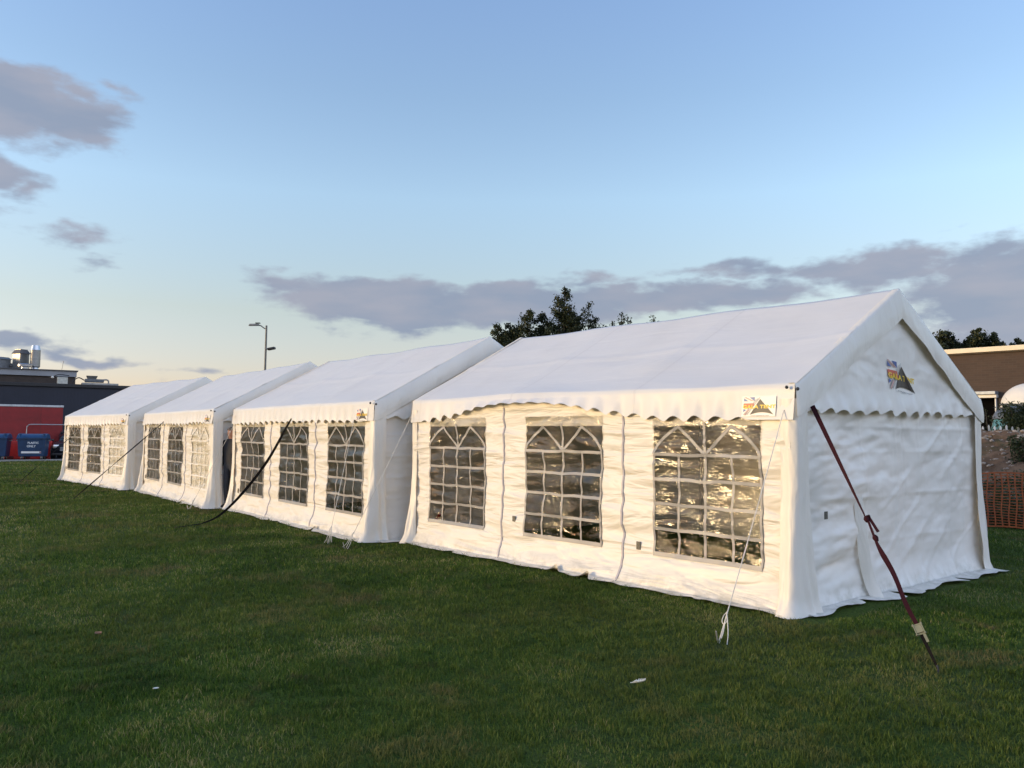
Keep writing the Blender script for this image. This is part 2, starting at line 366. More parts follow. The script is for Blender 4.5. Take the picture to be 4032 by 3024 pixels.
def marquee(loc, rz, seed, label, blind_near=False, front=False):
    T = empty('marquee', loc, rz); tag(T, label, 'marquee', 'white marquees pitched end to end in a row')
    S = seed*101
    # ---- roof cover with scalloped valance
    us = np.linspace(-.035, L+.035, 240)
    vb = np.interp(us, *VAL1) if front else 1.725+.03*fbm(us*.8, 0, S+3)
    sc_on = np.clip((us-.42)/.12, 0, 1)*np.clip((L-.25-us)/.12, 0, 1)
    sc = ((.026+.016*fbm(us*1.7, 4, S+35))*np.cos(2*PI*us/.262+1.0*fbm(us*.8, 2, S+36))+.012)*sc_on*np.clip((2.0-vb)/.22, .4, 1)
    vb_back = 1.73+(.030*np.cos(2*PI*us/.262))*sc_on
    rows = []
    for t in np.linspace(1, 0, 9)[:-1]:                    # valance, foot to eave
        z = EAVE+.015-(EAVE+.015-(vb+sc))*t
        curl = (.03+.05*np.clip(1.88-vb, 0, 1)*0)*t**1.5+ (.07*np.clip((vb-1.75)/.18, 0, 1))*t + .012*np.sin(2*PI*us/.262+1)*t*sc_on+.02*fbm(us*1.7, t, S+9)*t
        rows.append((us, -.045-curl, z))
    nS = 44
    for t in np.linspace(0, 1, nS):
        y = WD/2*t; sag = .042*np.abs(np.sin(PI*us/PW))**.8*math.sin(PI*t)**.7 - .010*np.exp(-((t-.5)/.02)**2) + .010*fbm(us*.7, t*3, S+1)+.004*fbm(us*2, t*9, S+2)
        edge = -.045*(1-t)
        rsag = .018*np.sin(PI*us/PW)**2*t**6
        z = EAVE+.03+(RIDGE-EAVE)*t-sag-rsag
        if front: z = z+.05*np.exp(-((us-3.5)/1.1)**2)*np.exp(-(t/.10)**2)*0.6
        rows.append((us, np.full_like(us, y)+edge, z))
    for t in np.linspace(1, 0, nS)[1:]:
        y = WD-WD/2*t; sag = .03*np.sin(PI*(us/PW % 1))**2*math.sin(PI*t)**.8
        rows.append((us, np.full_like(us, y)+.045*(1-t), EAVE+.03+(RIDGE-EAVE)*t-sag-.018*np.sin(PI*us/PW)**2*t**6))
    for t in np.linspace(0, 1, 7)[1:]:
        rows.append((us, np.full_like(us, WD+.045)+.03*t, EAVE+.015-(EAVE+.015-vb_back)*t))
    X = -np.array([r[0] for r in rows]); Y = np.array([r[1] for r in rows]); Z = np.array([r[2] for r in rows])
    X = X+.004*fbm(Y*3, Z*3, S+5)
    sheet('roof_cover', X, Y, Z, M_ROOF, T)
    # ---- gable hood: the edge of the cover hanging over each gable
    for end, x0, sg in (('near', .037, 1), ('far', -L-.037, -1)):
        ys = np.concatenate([np.linspace(-.048, WD/2, 90), np.linspace(WD/2, WD+.048, 90)[1:]])
        top = roof_z(np.clip(ys, 0, WD))+.028
        ts = np.linspace(0, 1, 12)[:, None]
        drop = .285+.02*np.exp(-((ys-WD/2)/.3)**2)+.008*fbm(ys*2, 1, S+21)
        Zb = top[None]-drop[None]*ts
        bl = .012*np.sin(PI*ts)+.018*ts*(1+fbm(ys[None]*1.4, ts*1.0, S+23))+.016*fbm(ys[None]*4.0, ts*1.4+Zb*2, S+24)*ts
        Xb = x0+sg*(bl+.004)
        Yb = np.broadcast_to(ys[None], Zb.shape)-.012*ts*np.sign(WD/2-ys[None])*(np.abs(ys[None]-WD/2) > WD/2-.06)
        Xb = np.vstack([np.full((1, len(ys)), x0-sg*.07), np.full((1, len(ys)), x0-sg*.01), Xb]); Zb = np.vstack([top[None]+.010, top[None]+.013, Zb]); Yb = np.vstack([ys[None], ys[None], Yb])
        sheet('gable_hood', Xb, Yb, Zb, M_FLAP, T)
        # upper gable triangle with its scalloped foot
        ys = np.linspace(.02, WD-.02, 230)
        scp = (.024+.022*fbm(ys*2.1, 9, S+33))*np.cos(2*PI*ys/.29+.8+1.6*fbm(ys*1.1, 5, S+34))+.04*fbm(ys*.9, 3, S+30)
        foot = 1.80+scp+.02*np.clip((ys-3.2)/.6, 0, 1)
        topz = np.maximum(roof_z(ys)-.03, foot+.01)
        ts = np.linspace(0, 1, 46)[:, None]
        Zg = foot[None]+(topz-foot)[None]*ts
        Yg = np.broadcast_to(ys[None], Zg.shape)
        amp = 1 if (front and end == 'near') else .6
        Xg = x0+sg*(-.035+.035*np.exp(-((Zg-foot)/.16)**2)+amp*(.02*fbm(Yg*1.8, Zg*2.4, S+31)+.010*fbm(Yg*6, Zg*1.5, S+32)*np.exp(-((Zg-2.05)/.3)**2)+.014*np.sin(2*PI*Yg/.29+2)*np.exp(-((Zg-foot)/.07)**2)))
        up_ = sheet('gable_panel', Xg, Yg, Zg, M_GABLE, T)
        if end == 'near' and front:
            def fng(s_, t_, lift, Yc=Yg, Zc=Zg, Xc=Xg):
                y = 1.73+.62*s_+.07*(.5-t_); z = 2.05+.33*t_-.05*s_
                j = np.abs(ys-y).argmin(); i = np.abs(Zc[:, j]-z).argmin()
                return (Xc[i, j]+lift+.004, y, z)
            logo(up_, fng, .6, .4, False)
        # lower end wall
        ys = np.linspace(-.01, WD+.01, 210 if end == 'near' else 70)
        zs = np.concatenate([np.linspace(1.97, .03, 100 if end == 'near' else 40)])
        Yw, Zw = np.meshgrid(ys, zs)
        big = front and end == 'near'
        pole = np.sin(PI*np.clip(Yw/WD, 0, 1))
        wv = np.exp(-((Yw-.85)/.75)**2)
        off = .02*fbm(Yw*1.0, Zw*1.3, S+41)*2
        off = off+(.030 if big else .014)*fbm(Yw*.9+Zw*.9, Zw*4.4-Yw*.8, S+42)*(.45+1.3*wv)*1.5
        off = off+.008*fbm(Yw*3, Zw*4, S+43)
        if big:
            for yc, a_ in ((1.95, .016), (2.12, -.010), (2.45, .013), (3.15, .013), (1.25, .012), (3.55, .010)):
                off = off+a_*(.4+1.2*np.abs(vn(Zw*1.3, yc, S+3)))*np.exp(-((Yw-yc-.05*vn(Zw*1.6, yc, S)-.06*(1-Zw/2))/.020)**2)
            for zc in (.52, .98, 1.42, 1.66):
                off = off+.012*(.3+1.4*np.abs(vn(Yw*1.1, zc, S+4)))*np.exp(-((Zw-zc-.03*vn(Yw*1.2, zc, S))/.018)**2)
            ang = Yw*.85+Zw*.5; off = off+.016*np.maximum(0, ridge(ang*.9, (Zw-Yw*.6)*2.6, S+48)-.45)*1.2
        else:
            for zc in np.arange(.3, 1.9, .31):
                off = off+.010*np.exp(-((Zw-zc-.02*vn(Yw*1.2, zc, S))/.02)**2)
        off = off*np.clip((2.02-Zw)/.25, 0, 1)+.09*np.clip((.36-Zw)/.36, 0, 1)**2
        Xw = x0-sg*.055+sg*off
        if end == 'near':
            k = 7; t = np.linspace(0, 1, k+1)[1:, None]
            hem = .15+.14*fbm(ys*1.3, 7, S+45)+.06*vn(ys*5, 2, S+46)
            if front:
                hem = hem+.06*np.clip((ys-2.4)/1.4, 0, 1)
                for yc in (1.02, 1.62, 3.05): hem = hem*(1-.95*np.exp(-((ys-yc)/.05)**2))
            hem = np.maximum(hem, .015)
            Xs = Xw[-1][None]+sg*hem[None]*t
            Zs = .03*(1-t)**2+.016+.03*np.maximum(fbm(ys[None]*2.2, t*.8, S+47), -.3)*t+.012*t
            Ys = np.broadcast_to(ys[None], Xs.shape)+ (np.clip((ys-3.4)/.6, 0, 1)*.10)[None]*t
            Xw, Yw, Zw = np.vstack([Xw, Xs]), np.vstack([Yw, Ys]), np.vstack([Zw, Zs])
        ew = sheet('end_wall', Xw, Yw, Zw, M_GABLE, T)
        if big:
            # loose edge of the door panel standing proud
            zz = np.linspace(1.0, .02, 40)[:, None]; tt = np.array([0, .2, .5, .85, 1.0, 1.0])[None]
            yy = 1.02+.16*(1-zz)+.105*tt+.012*vn(zz*5, 3, 5); dep = np.array([.0, .025, .055, .085, .08, .02])[None]
            xx = x0-.05+dep*(1.05-zz*.6)+.09*np.clip((.36-zz)/.36, 0, 1)**2+.006*vn(zz*6, tt*2, 4)+.012
            sheet('door_flap', np.broadcast_to(xx, yy.shape), yy, np.broadcast_to(zz, yy.shape), M_FLAP, T)
            MB().box((x0+.035, .385, .853), (.006, .055, .07), bev=.002).build('care_tag', M_CARE, T)
    # ---- front wall panels
    def wall_out(u, z, sd):
        p = u % PW
        b = -.03*np.sin(PI*p/PW)*np.sin(PI*np.clip(z/2, 0, 1))
        b = b+.034*fbm(u*.8, z*4.2, sd)+.018*fbm(u*1.7+z, z*9, sd+1)
        e = np.exp(-(p/.22)**2)+np.exp(-((PW-p)/.22)**2)
        b = b+.030*vn(u*.5, z*8, sd+2)*e
        for zc in (.62, .95, 1.26, 1.57): b = b+.004*np.exp(-((z-zc-.008*vn(u*2, zc, sd))/.012)**2)
        return b*np.clip((2.02-z)/.2, 0, 1)+.12*np.clip((.38-z)/.38, 0, 1)**2
    W0, W1, Z0, Z1 = .325, 1.60, .365, 1.665
    for k in range(3):
        sd = S+60+k*0
        ua, ub = k*PW+.004, (k+1)*PW-.004
        wa, wb = k*PW+W0+.0, k*PW+W1
        if k == 2: wa, wb = wa+.05, wb+.02
        uu = np.unique(np.round(np.concatenate([np.linspace(ua, wa, 14), np.linspace(wa, wb, 48), np.linspace(wb, ub, 16)]), 5))
        zz = np.unique(np.round(np.concatenate([np.linspace(.03, Z0, 16), np.linspace(Z0, Z1, 56), np.linspace(Z1, 1.99, 14)]), 5))[::-1]
        U, Zm = np.meshgrid(uu, zz)
        O = wall_out(U, Zm, sd)
        cu = (U[:-1, :-1]+U[1:, 1:])/2; cz = (Zm[:-1, :-1]+Zm[1:, 1:])/2
        mask = ~((cu > wa) & (cu < wb) & (cz > Z0) & (cz < Z1))
        tt = np.linspace(0, 1, 7)[1:, None]
        hem = .11+.07*fbm(uu*1.3, 1, S+70)+.03*vn(uu*5, 2, S+71)
        for uc in ((1.02, 2.42, 2.93, 4.9) if front else (1.7, 3.3)): hem = hem*(1-.8*np.exp(-((uu-uc)/.07)**2))
        hem = np.maximum(hem, .012)
        lift = sum(.07*np.exp(-((uu-uc)/.05)**2) for uc in ((2.42, 2.93) if front else (1.7,)))
        Os = O[-1][None]+hem[None]*tt; Zs = .03*(1-tt)**2+.016+.02*np.maximum(fbm(uu[None]*2.5, tt, S+72), -.3)*tt+.008*tt+lift[None]*tt
        Us = np.broadcast_to(uu[None], Os.shape)
        mask = np.vstack([mask, np.ones((6, len(uu)-1), bool)])
        wp = sheet('wall_panel', -np.vstack([U, Us]), -.03-np.vstack([O, Os]), np.vstack([Zm, Zs]), M_WALL, T, mask)
        # clear film with printed glazing bars
        fu = np.linspace(wa-.012, wb+.012, 66); fz = np.linspace(Z1+.115, Z0-.012, 74)
        FU, FZ = np.meshgrid(fu, fz); FO = wall_out(FU, FZ, sd)+.004+.006*fbm(FU*3, FZ*9, S+80+k)*((FZ < Z1-.02) & (FZ > Z0+.03))
        sheet('window_film', -FU, -.03-FO, FZ, M_FILMB if blind_near and k == 0 else M_FILM, wp, flip=True)
        if blind_near and k == 0:
            sheet('window_blind', -FU, -.03-FO+.014, FZ, M_WALL, wp)
        bars = MB()
        def pbar(pts, w, wob=0.0):
            P = []
            for (a, b) in zip(pts[:-1], pts[1:]):
                n = max(2, int(math.hypot(b[0]-a[0], b[1]-a[1])/.04))
                P += [(a[0]+(b[0]-a[0])*t, a[1]+(b[1]-a[1])*t) for t in np.linspace(0, 1, n, endpoint=False)]
            P.append(pts[-1]); P = np.array(P)
            tg = np.gradient(P, axis=0); tg /= np.linalg.norm(tg, axis=1)[:, None]+1e-9
            nm = np.stack([-tg[:, 1], tg[:, 0]], 1)
            P = P+nm*(wob*vn(P[:, 1]*9+P[:, 0]*5, P[:, 0]*4, S+90+k)*np.sin(np.linspace(0, PI, len(P)))**.5)[:, None]
            A, B = P+nm*w/2, P-nm*w/2
            def put(q):
                o_ = wall_out(q[:, 0], q[:, 1], sd)+.010+.006*fbm(q[:, 0]*3, q[:, 1]*9, S+80+k); return np.stack([-q[:, 0], -.03-o_, q[:, 1]], 1)
            VA, VB = put(A), put(B); n = len(P)
            bars.add(np.concatenate([VA, VB]), [(i, i+1, n+i+1, n+i) for i in range(n-1)])
        wu = wb-wa; zr = Z1-.295; hw = .032
        mid = (wa+wb)/2; q1, q3 = wa+wu*.25, wa+wu*.75
        for b_ in ([(wa, Z0-.005), (wb, Z0-.005)],): pbar(b_, .045)
        for x_ in (wa+.005, wb-.005): pbar([(x_, Z0), (x_, zr+.02)], .026, .006)
        for j in range(4):
            zj = zr-(zr-Z0)*j/4; pbar([(wa, zj), (wb, zj)], hw, .016)
        pbar([(mid, Z0), (mid, Z1+.03)], hw, .016)
        for x_ in (q1, q3): pbar([(x_, Z0), (x_, zr)], hw*.85, .022)
        for s_ in (-1, 1):
            cs = [(mid+s_*wu*.5-s_*wu*.25*math.sin(t), zr+.285*(1-math.cos(t))*0+.285*math.sin(t*1.0)**1.1) for t in np.linspace(0, PI/2, 9)]
            cs = [(mid+s_*(wu*.5-wu*.25*t**1.7), zr+.285*t) for t in np.linspace(0, 1, 9)]
            pbar(cs, hw); pbar([(mid, zr+.01), (mid+s_*wu*.25, zr+.285)], hw)
        bars.build('window_bars', M_BARB if blind_near and k == 0 else M_BAR, wp)
        if k < 2:        # zip seam between panels
            zt = np.linspace(1.9, .05, 40); us_ = (k+1)*PW+.012*vn(zt*3, k, S+95)
            MB().ribbon([(-u_, -.034-float(wall_out(np.array(u_), np.array(z_), sd)), z_) for u_, z_ in zip(us_, zt)], .022, side=(1, 0, 0), th=.012).build('zip_seam', M_SEAM, wp)
        tagpos = {True: {0: 1.80, 1: 3.80}, False: {2: 5.75}}[front]
        if k in tagpos:
            u_, z_ = tagpos[k], (.415, .52, .40)[k]
            MB().box((-u_, -.036-float(wall_out(np.array(u_), np.array(z_), sd)), z_), (.055, .008, .085), bev=.002, ry=0 if front else .3).build('care_tag', M_CARE, wp)
    # ---- back wall panels
    for k in range(3):
        uu = np.linspace(k*PW+.004, (k+1)*PW-.004, 34); zz = np.linspace(1.99, .02, 34); U, Zm = np.meshgrid(uu, zz)
        sheet('wall_panel', -U, WD+.03+wall_out(U, Zm, S+200)*.8, Zm, M_WALL, T)
    # ---- corner leg covers
    for cx, cy, sx, sy in ((0, 0, 1, -1), (-L, 0, -1, -1), (0, WD, 1, 1), (-L, WD, -1, 1)):
        r = .05; path = [(-.10, -.0), (-.07, 0)]
        pts = [(-.12+.0*0, .0)]
        nF, nC, nS_ = 8, 10, 14
        P2, N2 = [], []
        for a in np.linspace(0, 1, nF, endpoint=False): P2.append((-.115+(.115-r+.04)*a, .05)); N2.append((0, 1))
        for a in np.linspace(0, PI/2, nC, endpoint=False): P2.append((.04-r+r*math.sin(a), .05-r+r*math.cos(a))); N2.append((math.sin(a), math.cos(a)))
        for a in np.linspace(0, 1, nS_): P2.append((.04, .05-r-a*(.185+.05-r-.03))); N2.append((1, 0))
        P2, N2 = np.array(P2), np.array(N2); s_ = np.concatenate([[0], np.cumsum(np.hypot(*np.diff(P2, axis=0).T))])
        zs = np.linspace(1.9, .012, 60)[:, None]
        fl = np.clip(1.15-zs, 0, 1.15)/1.15
        flare = .075*fl**1.6+.045*np.clip((.16-zs)/.16, 0, 1)**1.6
        rip = .013*np.sin(s_[None]*55+zs*1.5+seed)*(.25+fl)+.03*fbm(s_[None]*9, zs*1.6, S+int(50*abs(cx))+int(cy*7))*(.5+fl)
        if cx == 0 and front: k_ = 1.0
        else: k_ = .9
        sm = np.clip(s_/.05, 0, 1)[None]
        dx = N2[None, :, 0]*(flare*.75*k_+rip); dy = N2[None, :, 1]*(flare*1.7*k_*sm+rip)+0*dx
        widen = 1+fl*.10
        XX = cx+sx*(P2[None, :, 0]*widen+dx+.008); YY = cy+sy*(P2[None, :, 1]*widen+dy+.008)
        sheet('leg_cover', XX, YY, np.broadcast_to(zs+.012*fbm(s_[None]*8, 0, S)*fl, XX.shape), M_FLAP, T)
    # ---- steel frame inside
    for i in range(4):
        x = -.06-(L-.12)*i/3
        for y in (.05, WD-.05): MB().tube([(x, y, 0), (x, y, EAVE-.04)], .019, 10).build('frame_leg', M_STEEL, T, True)
        MB().tube([(x, .05, EAVE-.04), (x, WD/2, RIDGE-.08), (x, WD-.05, EAVE-.04)], .019, 10).build('rafter', M_STEEL, T, True)
    for y, z in ((.05, EAVE-.04), (WD/2, RIDGE-.09), (WD-.05, EAVE-.04)):
        MB().tube([(-.06, y, z), (-L+.06, y, z)], .019, 10).build('purlin', M_STEEL, T, True)
    # ---- valance logo, corner toggles
    def fnv(s_, t_, lift):
        u_ = .50-.36*s_; t = (2.0-(1.745+.185*t_))/.29
        c_ = float(np.interp(u_, us, .03*np.ones_like(us)))*t**1.5+.02*float(fbm(np.array(u_*1.7), np.array(t), S+9))*t
        return (-u_, -.0475-c_-lift-.004, 1.745+.185*t_)
    logo(T, fnv, .34, .18, True)
    for q in ((-.02, -.085, 2.0), (.055, -.03, 1.985)):
        tg = MB().lathe([(.001, -.016), (.011, -.012), (.016, 0), (.011, .012), (.001, .016)], q, 14).build('toggle', M_DARK, T, True)
    return T

TENTS = [((0, 0, 0), 0.0), ((-6.4423, -.4435, 0), -.05438), ((-12.8702, -.4017, 0), -.0680), ((-19.4877, -.2411, 0), .0409)]
LAB = ['largest nearest white marquee with a peaked gable end and three barred windows',
       'white marquee second from the camera with a black strap slung from its eave',
       'white marquee third from the camera, its near window closed by a white blind',
       'farthest white marquee at the end of the row, beside the blue bins']
for i, ((loc, rz), lab) in enumerate(zip(TENTS, LAB)):
    marquee(loc, rz, i+1, lab, blind_near=i >= 2, front=i == 0)

# ------------------------------------------------------------------ ground
def ground_mat():
    M = Mat('lawn_soil'); v = M.coords()
    a = M.noise(.35, 5, .6, v); b = M.noise(2.2, 5, .65, v); c = M.noise(38, 4, .7, v)
    g = M.ramp(b, [(.30, (.050, .085, .012)), (.55, (.070, .115, .017)), (.75, (.120, .138, .035))])
    g = M.mix(M.ramp(a, [(.45, (0, 0, 0)), (.7, (.6, .6, .6))]), g, (.070, .068, .034))
    g = M.mix(M.ramp(c, [(.35, (.75, .75, .75)), (.6, (0, 0, 0))]), g, (.016, .026, .009))
    M.set(Base_Color=g, Roughness=.95, Specular_IOR_Level=.1, Normal=M.bump(c, .6, .03)); return M.m
me = bpy.data.meshes.new('lawn')
gx = np.array([-600, -44.6, 60, 600.]); gy = np.array([-600, -60, 60, 600.])
GX, GY = np.meshgrid(gx, gy)
sheet('lawn', GX, GY, np.zeros_like(GX), ground_mat())
tag(bpy.data.objects['lawn'], kind='structure')

# ------------------------------------------------------------------ grass blades
def blade_mat():
    M = Mat('grass_blade'); v = M.coords()
    at = M.n('ShaderNodeAttribute', attribute_name='tint').outputs['Fac']
    g = M.ramp(at, [(0, (.018, .046, .005)), (.35, (.052, .106, .011)), (.62, (.092, .158, .020)), (.85, (.165, .205, .045)), (1, (.32, .28, .13))])
    b = M.noise(.9, 5, .65, v); a = M.noise(.22, 4, .6, v)
    g = M.mix(M.ramp(b, [(.54, (0, 0, 0)), (.66, (.9, .9, .9))]), g, (.165, .125, .062)); b2 = M.noise(1.9, 4, .6, M.coords((1, 1.3, 1))); g = M.mix(M.ramp(b2, [(.60, (0, 0, 0)), (.72, (.8, .8, .8))]), g, (.055, .042, .026))
    g = M.mix(M.ramp(a, [(.42, (0, 0, 0)), (.62, (.6, .6, .6))]), g, (.125, .150, .028))
    M.set(Base_Color=g, Roughness=.6, Specular_IOR_Level=.25)
    tr = M.n('ShaderNodeBsdfTranslucent', {'Color': g}); ms = M.n('ShaderNodeMixShader', {0: .25})
    M.L.new(M.p.outputs[0], ms.inputs[1]); M.L.new(tr.outputs[0], ms.inputs[2]); M.L.new(ms.outputs[0], M.out.inputs[0]); return M.m
def in_tents(x, y, pad=.13):
    r = np.zeros(len(x), bool)
    for (lx, ly, _), rz in TENTS:
        c, s = math.cos(-rz), math.sin(-rz); X = (x-lx)*c-(y-ly)*s; Y = (x-lx)*s+(y-ly)*c
        r |= (X < pad+.20) & (X > -L-pad) & (Y > -pad-.06) & (Y < WD+pad)
    return r
def blades(rings):
    VV, FF, TT = [], [], []; base = 0
    for r0, r1, dens, wid, hgt in rings:
        hw_ = .98 if r1 <= 14 else .80; a0, a1 = YAW-hw_, YAW+hw_
        n = int((a1-a0)/2*(r1*r1-r0*r0)*dens)
        a = RNG.uniform(a0, a1, n); r = np.sqrt(RNG.uniform(r0*r0, r1*r1, n))
        x = CAM.x+r*np.sin(a); y = CAM.y+r*np.cos(a)
        clump = fbm(x*9, y*9, 5, 3); patch = fbm(x*1.4, y*1.4, 6, 5)*1.15+.25*fbm(x*.3, y*.3, 9, 2)
        keep = (~in_tents(x, y)) & (RNG.random(n) < .8+clump*.8) & (y < 8.9+.08*(x+1.5)) & (x > -44.3)
        x, y, clump, patch = x[keep], y[keep], clump[keep], patch[keep]; n = len(x)
        h = hgt*RNG.uniform(.45, 1.15, n)*(1+.7*clump)*(1-.5*np.clip(patch, 0, .6)); w = wid*RNG.uniform(.6, 1.2, n)
        th = RNG.uniform(0, 2*PI, n); ln = RNG.uniform(.1, 1.0, n)*h; la = RNG.uniform(0, 2*PI, n)
        dx, dy = np.cos(th)*w/2, np.sin(th)*w/2; lx, ly = np.cos(la)*ln, np.sin(la)*ln
        z = np.zeros(n)
        V = np.stack([np.stack([x-dx, y-dy, z-.004], 1), np.stack([x+dx, y+dy, z-.004], 1),
                      np.stack([x+dx*.8+lx*.35, y+dy*.8+ly*.35, h*.6], 1), np.stack([x-dx*.8+lx*.35, y-dy*.8+ly*.35, h*.6], 1),
                      np.stack([x+lx, y+ly, h*.95], 1)], 1)
        VV.append(V.reshape(-1, 3)); TT.append(np.repeat(np.clip(RNG.beta(1.6, 2.2, n)+patch*.55+clump*.15+.35*(RNG.random(n) < .03), 0, 1), 5))
        i = base+np.arange(n)*5
        FF.append((i, n)); base += n*5
    V = np.concatenate(VV); T = np.concatenate(TT)
    idx = np.concatenate([f[0] for f in FF]); n = len(idx)
    loops = np.empty((n, 7), np.int32)
    loops[:, 0:4] = idx[:, None]+np.array([0, 1, 2, 3]); loops[:, 4:7] = idx[:, None]+np.array([3, 2, 4])
    me = bpy.data.meshes.new('grass'); me.vertices.add(len(V)); me.vertices.foreach_set('co', V.ravel().astype(np.float32))
    me.loops.add(n*7); me.loops.foreach_set('vertex_index', loops.ravel())
    st = np.empty((n, 2), np.int32); st[:, 0] = np.arange(n)*7; st[:, 1] = st[:, 0]+4
    me.polygons.add(n*2); me.polygons.foreach_set('loop_start', st.ravel())
    me.update(calc_edges=True)
    at = me.attributes.new('tint', 'FLOAT', 'POINT'); at.data.foreach_set('value', T.astype(np.float32))
    o = link('grass', me, None, blade_mat(), False); tag(o, 'short mown grass blades covering the lawn', 'grass', kind='stuff'); return o
blades([(1.4, 3.4, 4500, .005, .034), (3.4, 6, 9000, .0042, .034), (6, 9, 5200, .0058, .034), (9, 14, 2300, .0085, .036), (14, 22, 900, .015, .042), (22, 34, 330, .028, .042), (34, 52, 130, .048, .042)])

# ------------------------------------------------------------------ terrain, paving and bank
M_TARMAC = plain('tarmac', (.045, .045, .046), .9, vary=.3, scale=3, bump=.4)
sheet('car_park', *np.meshgrid([-300, -44.25], [-200, 200.]), np.full((2, 2), .008), M_TARMAC); tag(bpy.data.objects['car_park'], kind='structure')
kb = MB(); kb.box((-44.2, 10, .03), (.14, 160, .12), bev=.012); tag(kb.build('kerb', plain('kerb_concrete', (.30, .29, .27), .85, vary=.3, scale=4)), kind='structure')
bx = np.concatenate([np.arange(-40, -7, .6), np.arange(-7, 3, .055), np.arange(3, 40.1, .6)]); by = np.concatenate([np.linspace(9.35, 17, 150), np.linspace(17.5, 90, 24)])
BX, BY = np.meshgrid(bx, by)
prof = np.interp(BY, [9.35, 10.0, 11.2, 13.4, 14.7, 15.3, 16.5, 90], [-.05, .10, .62, 1.42, 1.73, 1.72, 1.32, 1.25])
bmp = np.clip((BY-9.4)/.6, 0, 1)*np.clip((17-BY)/1.0, 0.0, 1)
BZ = prof+bmp*(.16*fbm(BX*.6, BY*.6, 401)+.10*fbm(BX*2.6, BY*2.6, 402)+.07*fbm(BX*7, BY*7, 403)+.03*fbm(BX*19, BY*19, 404, 2))
def bank_mat():
    M = Mat('bank_soil'); v = M.coords()
    c = M.ramp(M.noise(1.6, 6, .7, v), [(.3, (.12, .075, .048)), (.55, (.24, .15, .095)), (.8, (.34, .24, .16))])
    g = M.ramp(M.noise(1.1, 5, .65, M.coords((1, 1, 1))), [(.52, (0, 0, 0)), (.66, (.8, .8, .8))])
    c = M.mix(g, c, (.045, .060, .022)); f = M.noise(24, 5, .7, v)
    M.set(Base_Color=c, Roughness=.95, Specular_IOR_Level=.1, Normal=M.bump(f, .9, .04)); return M.m
sheet('earth_bank', BX, BY, BZ, bank_mat()); tag(bpy.data.objects['earth_bank'], kind='structure')
def bank_z(x, y): return float(BZ[np.abs(by-y).argmin(), np.abs(bx-x).argmin()])
rk = MB()
for _ in range(1500):
    x = random.uniform(-7, 4); y = random.uniform(10.6, 15.2); s_ = random.choice([.015, .02, .025, .03, .04, .055, .07])*random.uniform(.7, 1.3)
    bm = bmesh.new(); bmesh.ops.create_icosphere(bm, subdivisions=1, radius=s_)
    for v in bm.verts: v.co *= random.uniform(.65, 1.2); v.co.z *= .65
    bm.verts.index_update(); z = bank_z(x, y)+s_*.15
    rk.add([(v.co.x+x, v.co.y+y, v.co.z+z) for v in bm.verts], [[v.index for v in f.verts] for f in bm.faces]); bm.free()
tag(rk.build('rubble', plain('broken_stone', (.40, .33, .27), .9, vary=.5, scale=9)), 'pale stones scattered over the bare earth bank', 'rubble', kind='stuff')

# ------------------------------------------------------------------ foliage
def leaf_mat(name, dark, mid, light):
    M = Mat(name); at = M.n('ShaderNodeAttribute', attribute_name='tint').outputs['Fac']
    c = M.ramp(at, [(0, dark), (.55, mid), (1, light)])
    M.set(Base_Color=c, Roughness=.55, Specular_IOR_Level=.3)
    tr = M.n('ShaderNodeBsdfTranslucent', {'Color': c}); ms = M.n('ShaderNodeMixShader', {0: .25})
    M.L.new(M.p.outputs[0], ms.inputs[1]); M.L.new(tr.outputs[0], ms.inputs[2]); M.L.new(ms.outputs[0], M.out.inputs[0]); return M.m
M_LEAF = leaf_mat('poplar_leaf', (.018, .025, .011), (.038, .050, .020), (.080, .092, .045))
M_LEAF2 = leaf_mat('hedge_leaf', (.020, .030, .014), (.040, .058, .024), (.085, .105, .045))
M_WEED = leaf_mat('weed_leaf', (.030, .042, .015), (.060, .080, .028), (.15, .13, .06))
M_BARK = plain('bark', (.075, .06, .045), .9, vary=.4, scale=14, bump=.6)
def leaves(name, P, size, mat, parent, rng):
    n = len(P); a = rng.normal(size=(n, 3)); a /= np.linalg.norm(a, axis=1)[:, None]
    b = rng.normal(size=(n, 3)); b -= a*(a*b).sum(1)[:, None]; b /= np.linalg.norm(b, axis=1)[:, None]
    s = (size*rng.uniform(.55, 1.25, n))[:, None]
    V = np.stack([P-a*s*.5, P+b*s*.32-a*s*.08, P+a*s*.55, P-b*s*.32-a*s*.08], 1).reshape(-1, 3)
    F = np.arange(n*4).reshape(n, 4)
    me = bpy.data.meshes.new(name); me.from_pydata(V.tolist(), [], F.tolist())
    at = me.attributes.new('tint', 'FLOAT', 'POINT'); cl = fbm(P[:, 0]*1.7+P[:, 2], P[:, 1]*1.7-P[:, 2]*1.3, 8, 3)
    at.data.foreach_set('value', np.repeat(np.clip(rng.beta(2, 2, n)*.8+cl*.6, 0, 1), 4).astype(np.float32))
    return link(name, me, parent, mat, False)
RIGHTWARD = Vector((math.cos(YAW), -math.sin(YAW), 0))
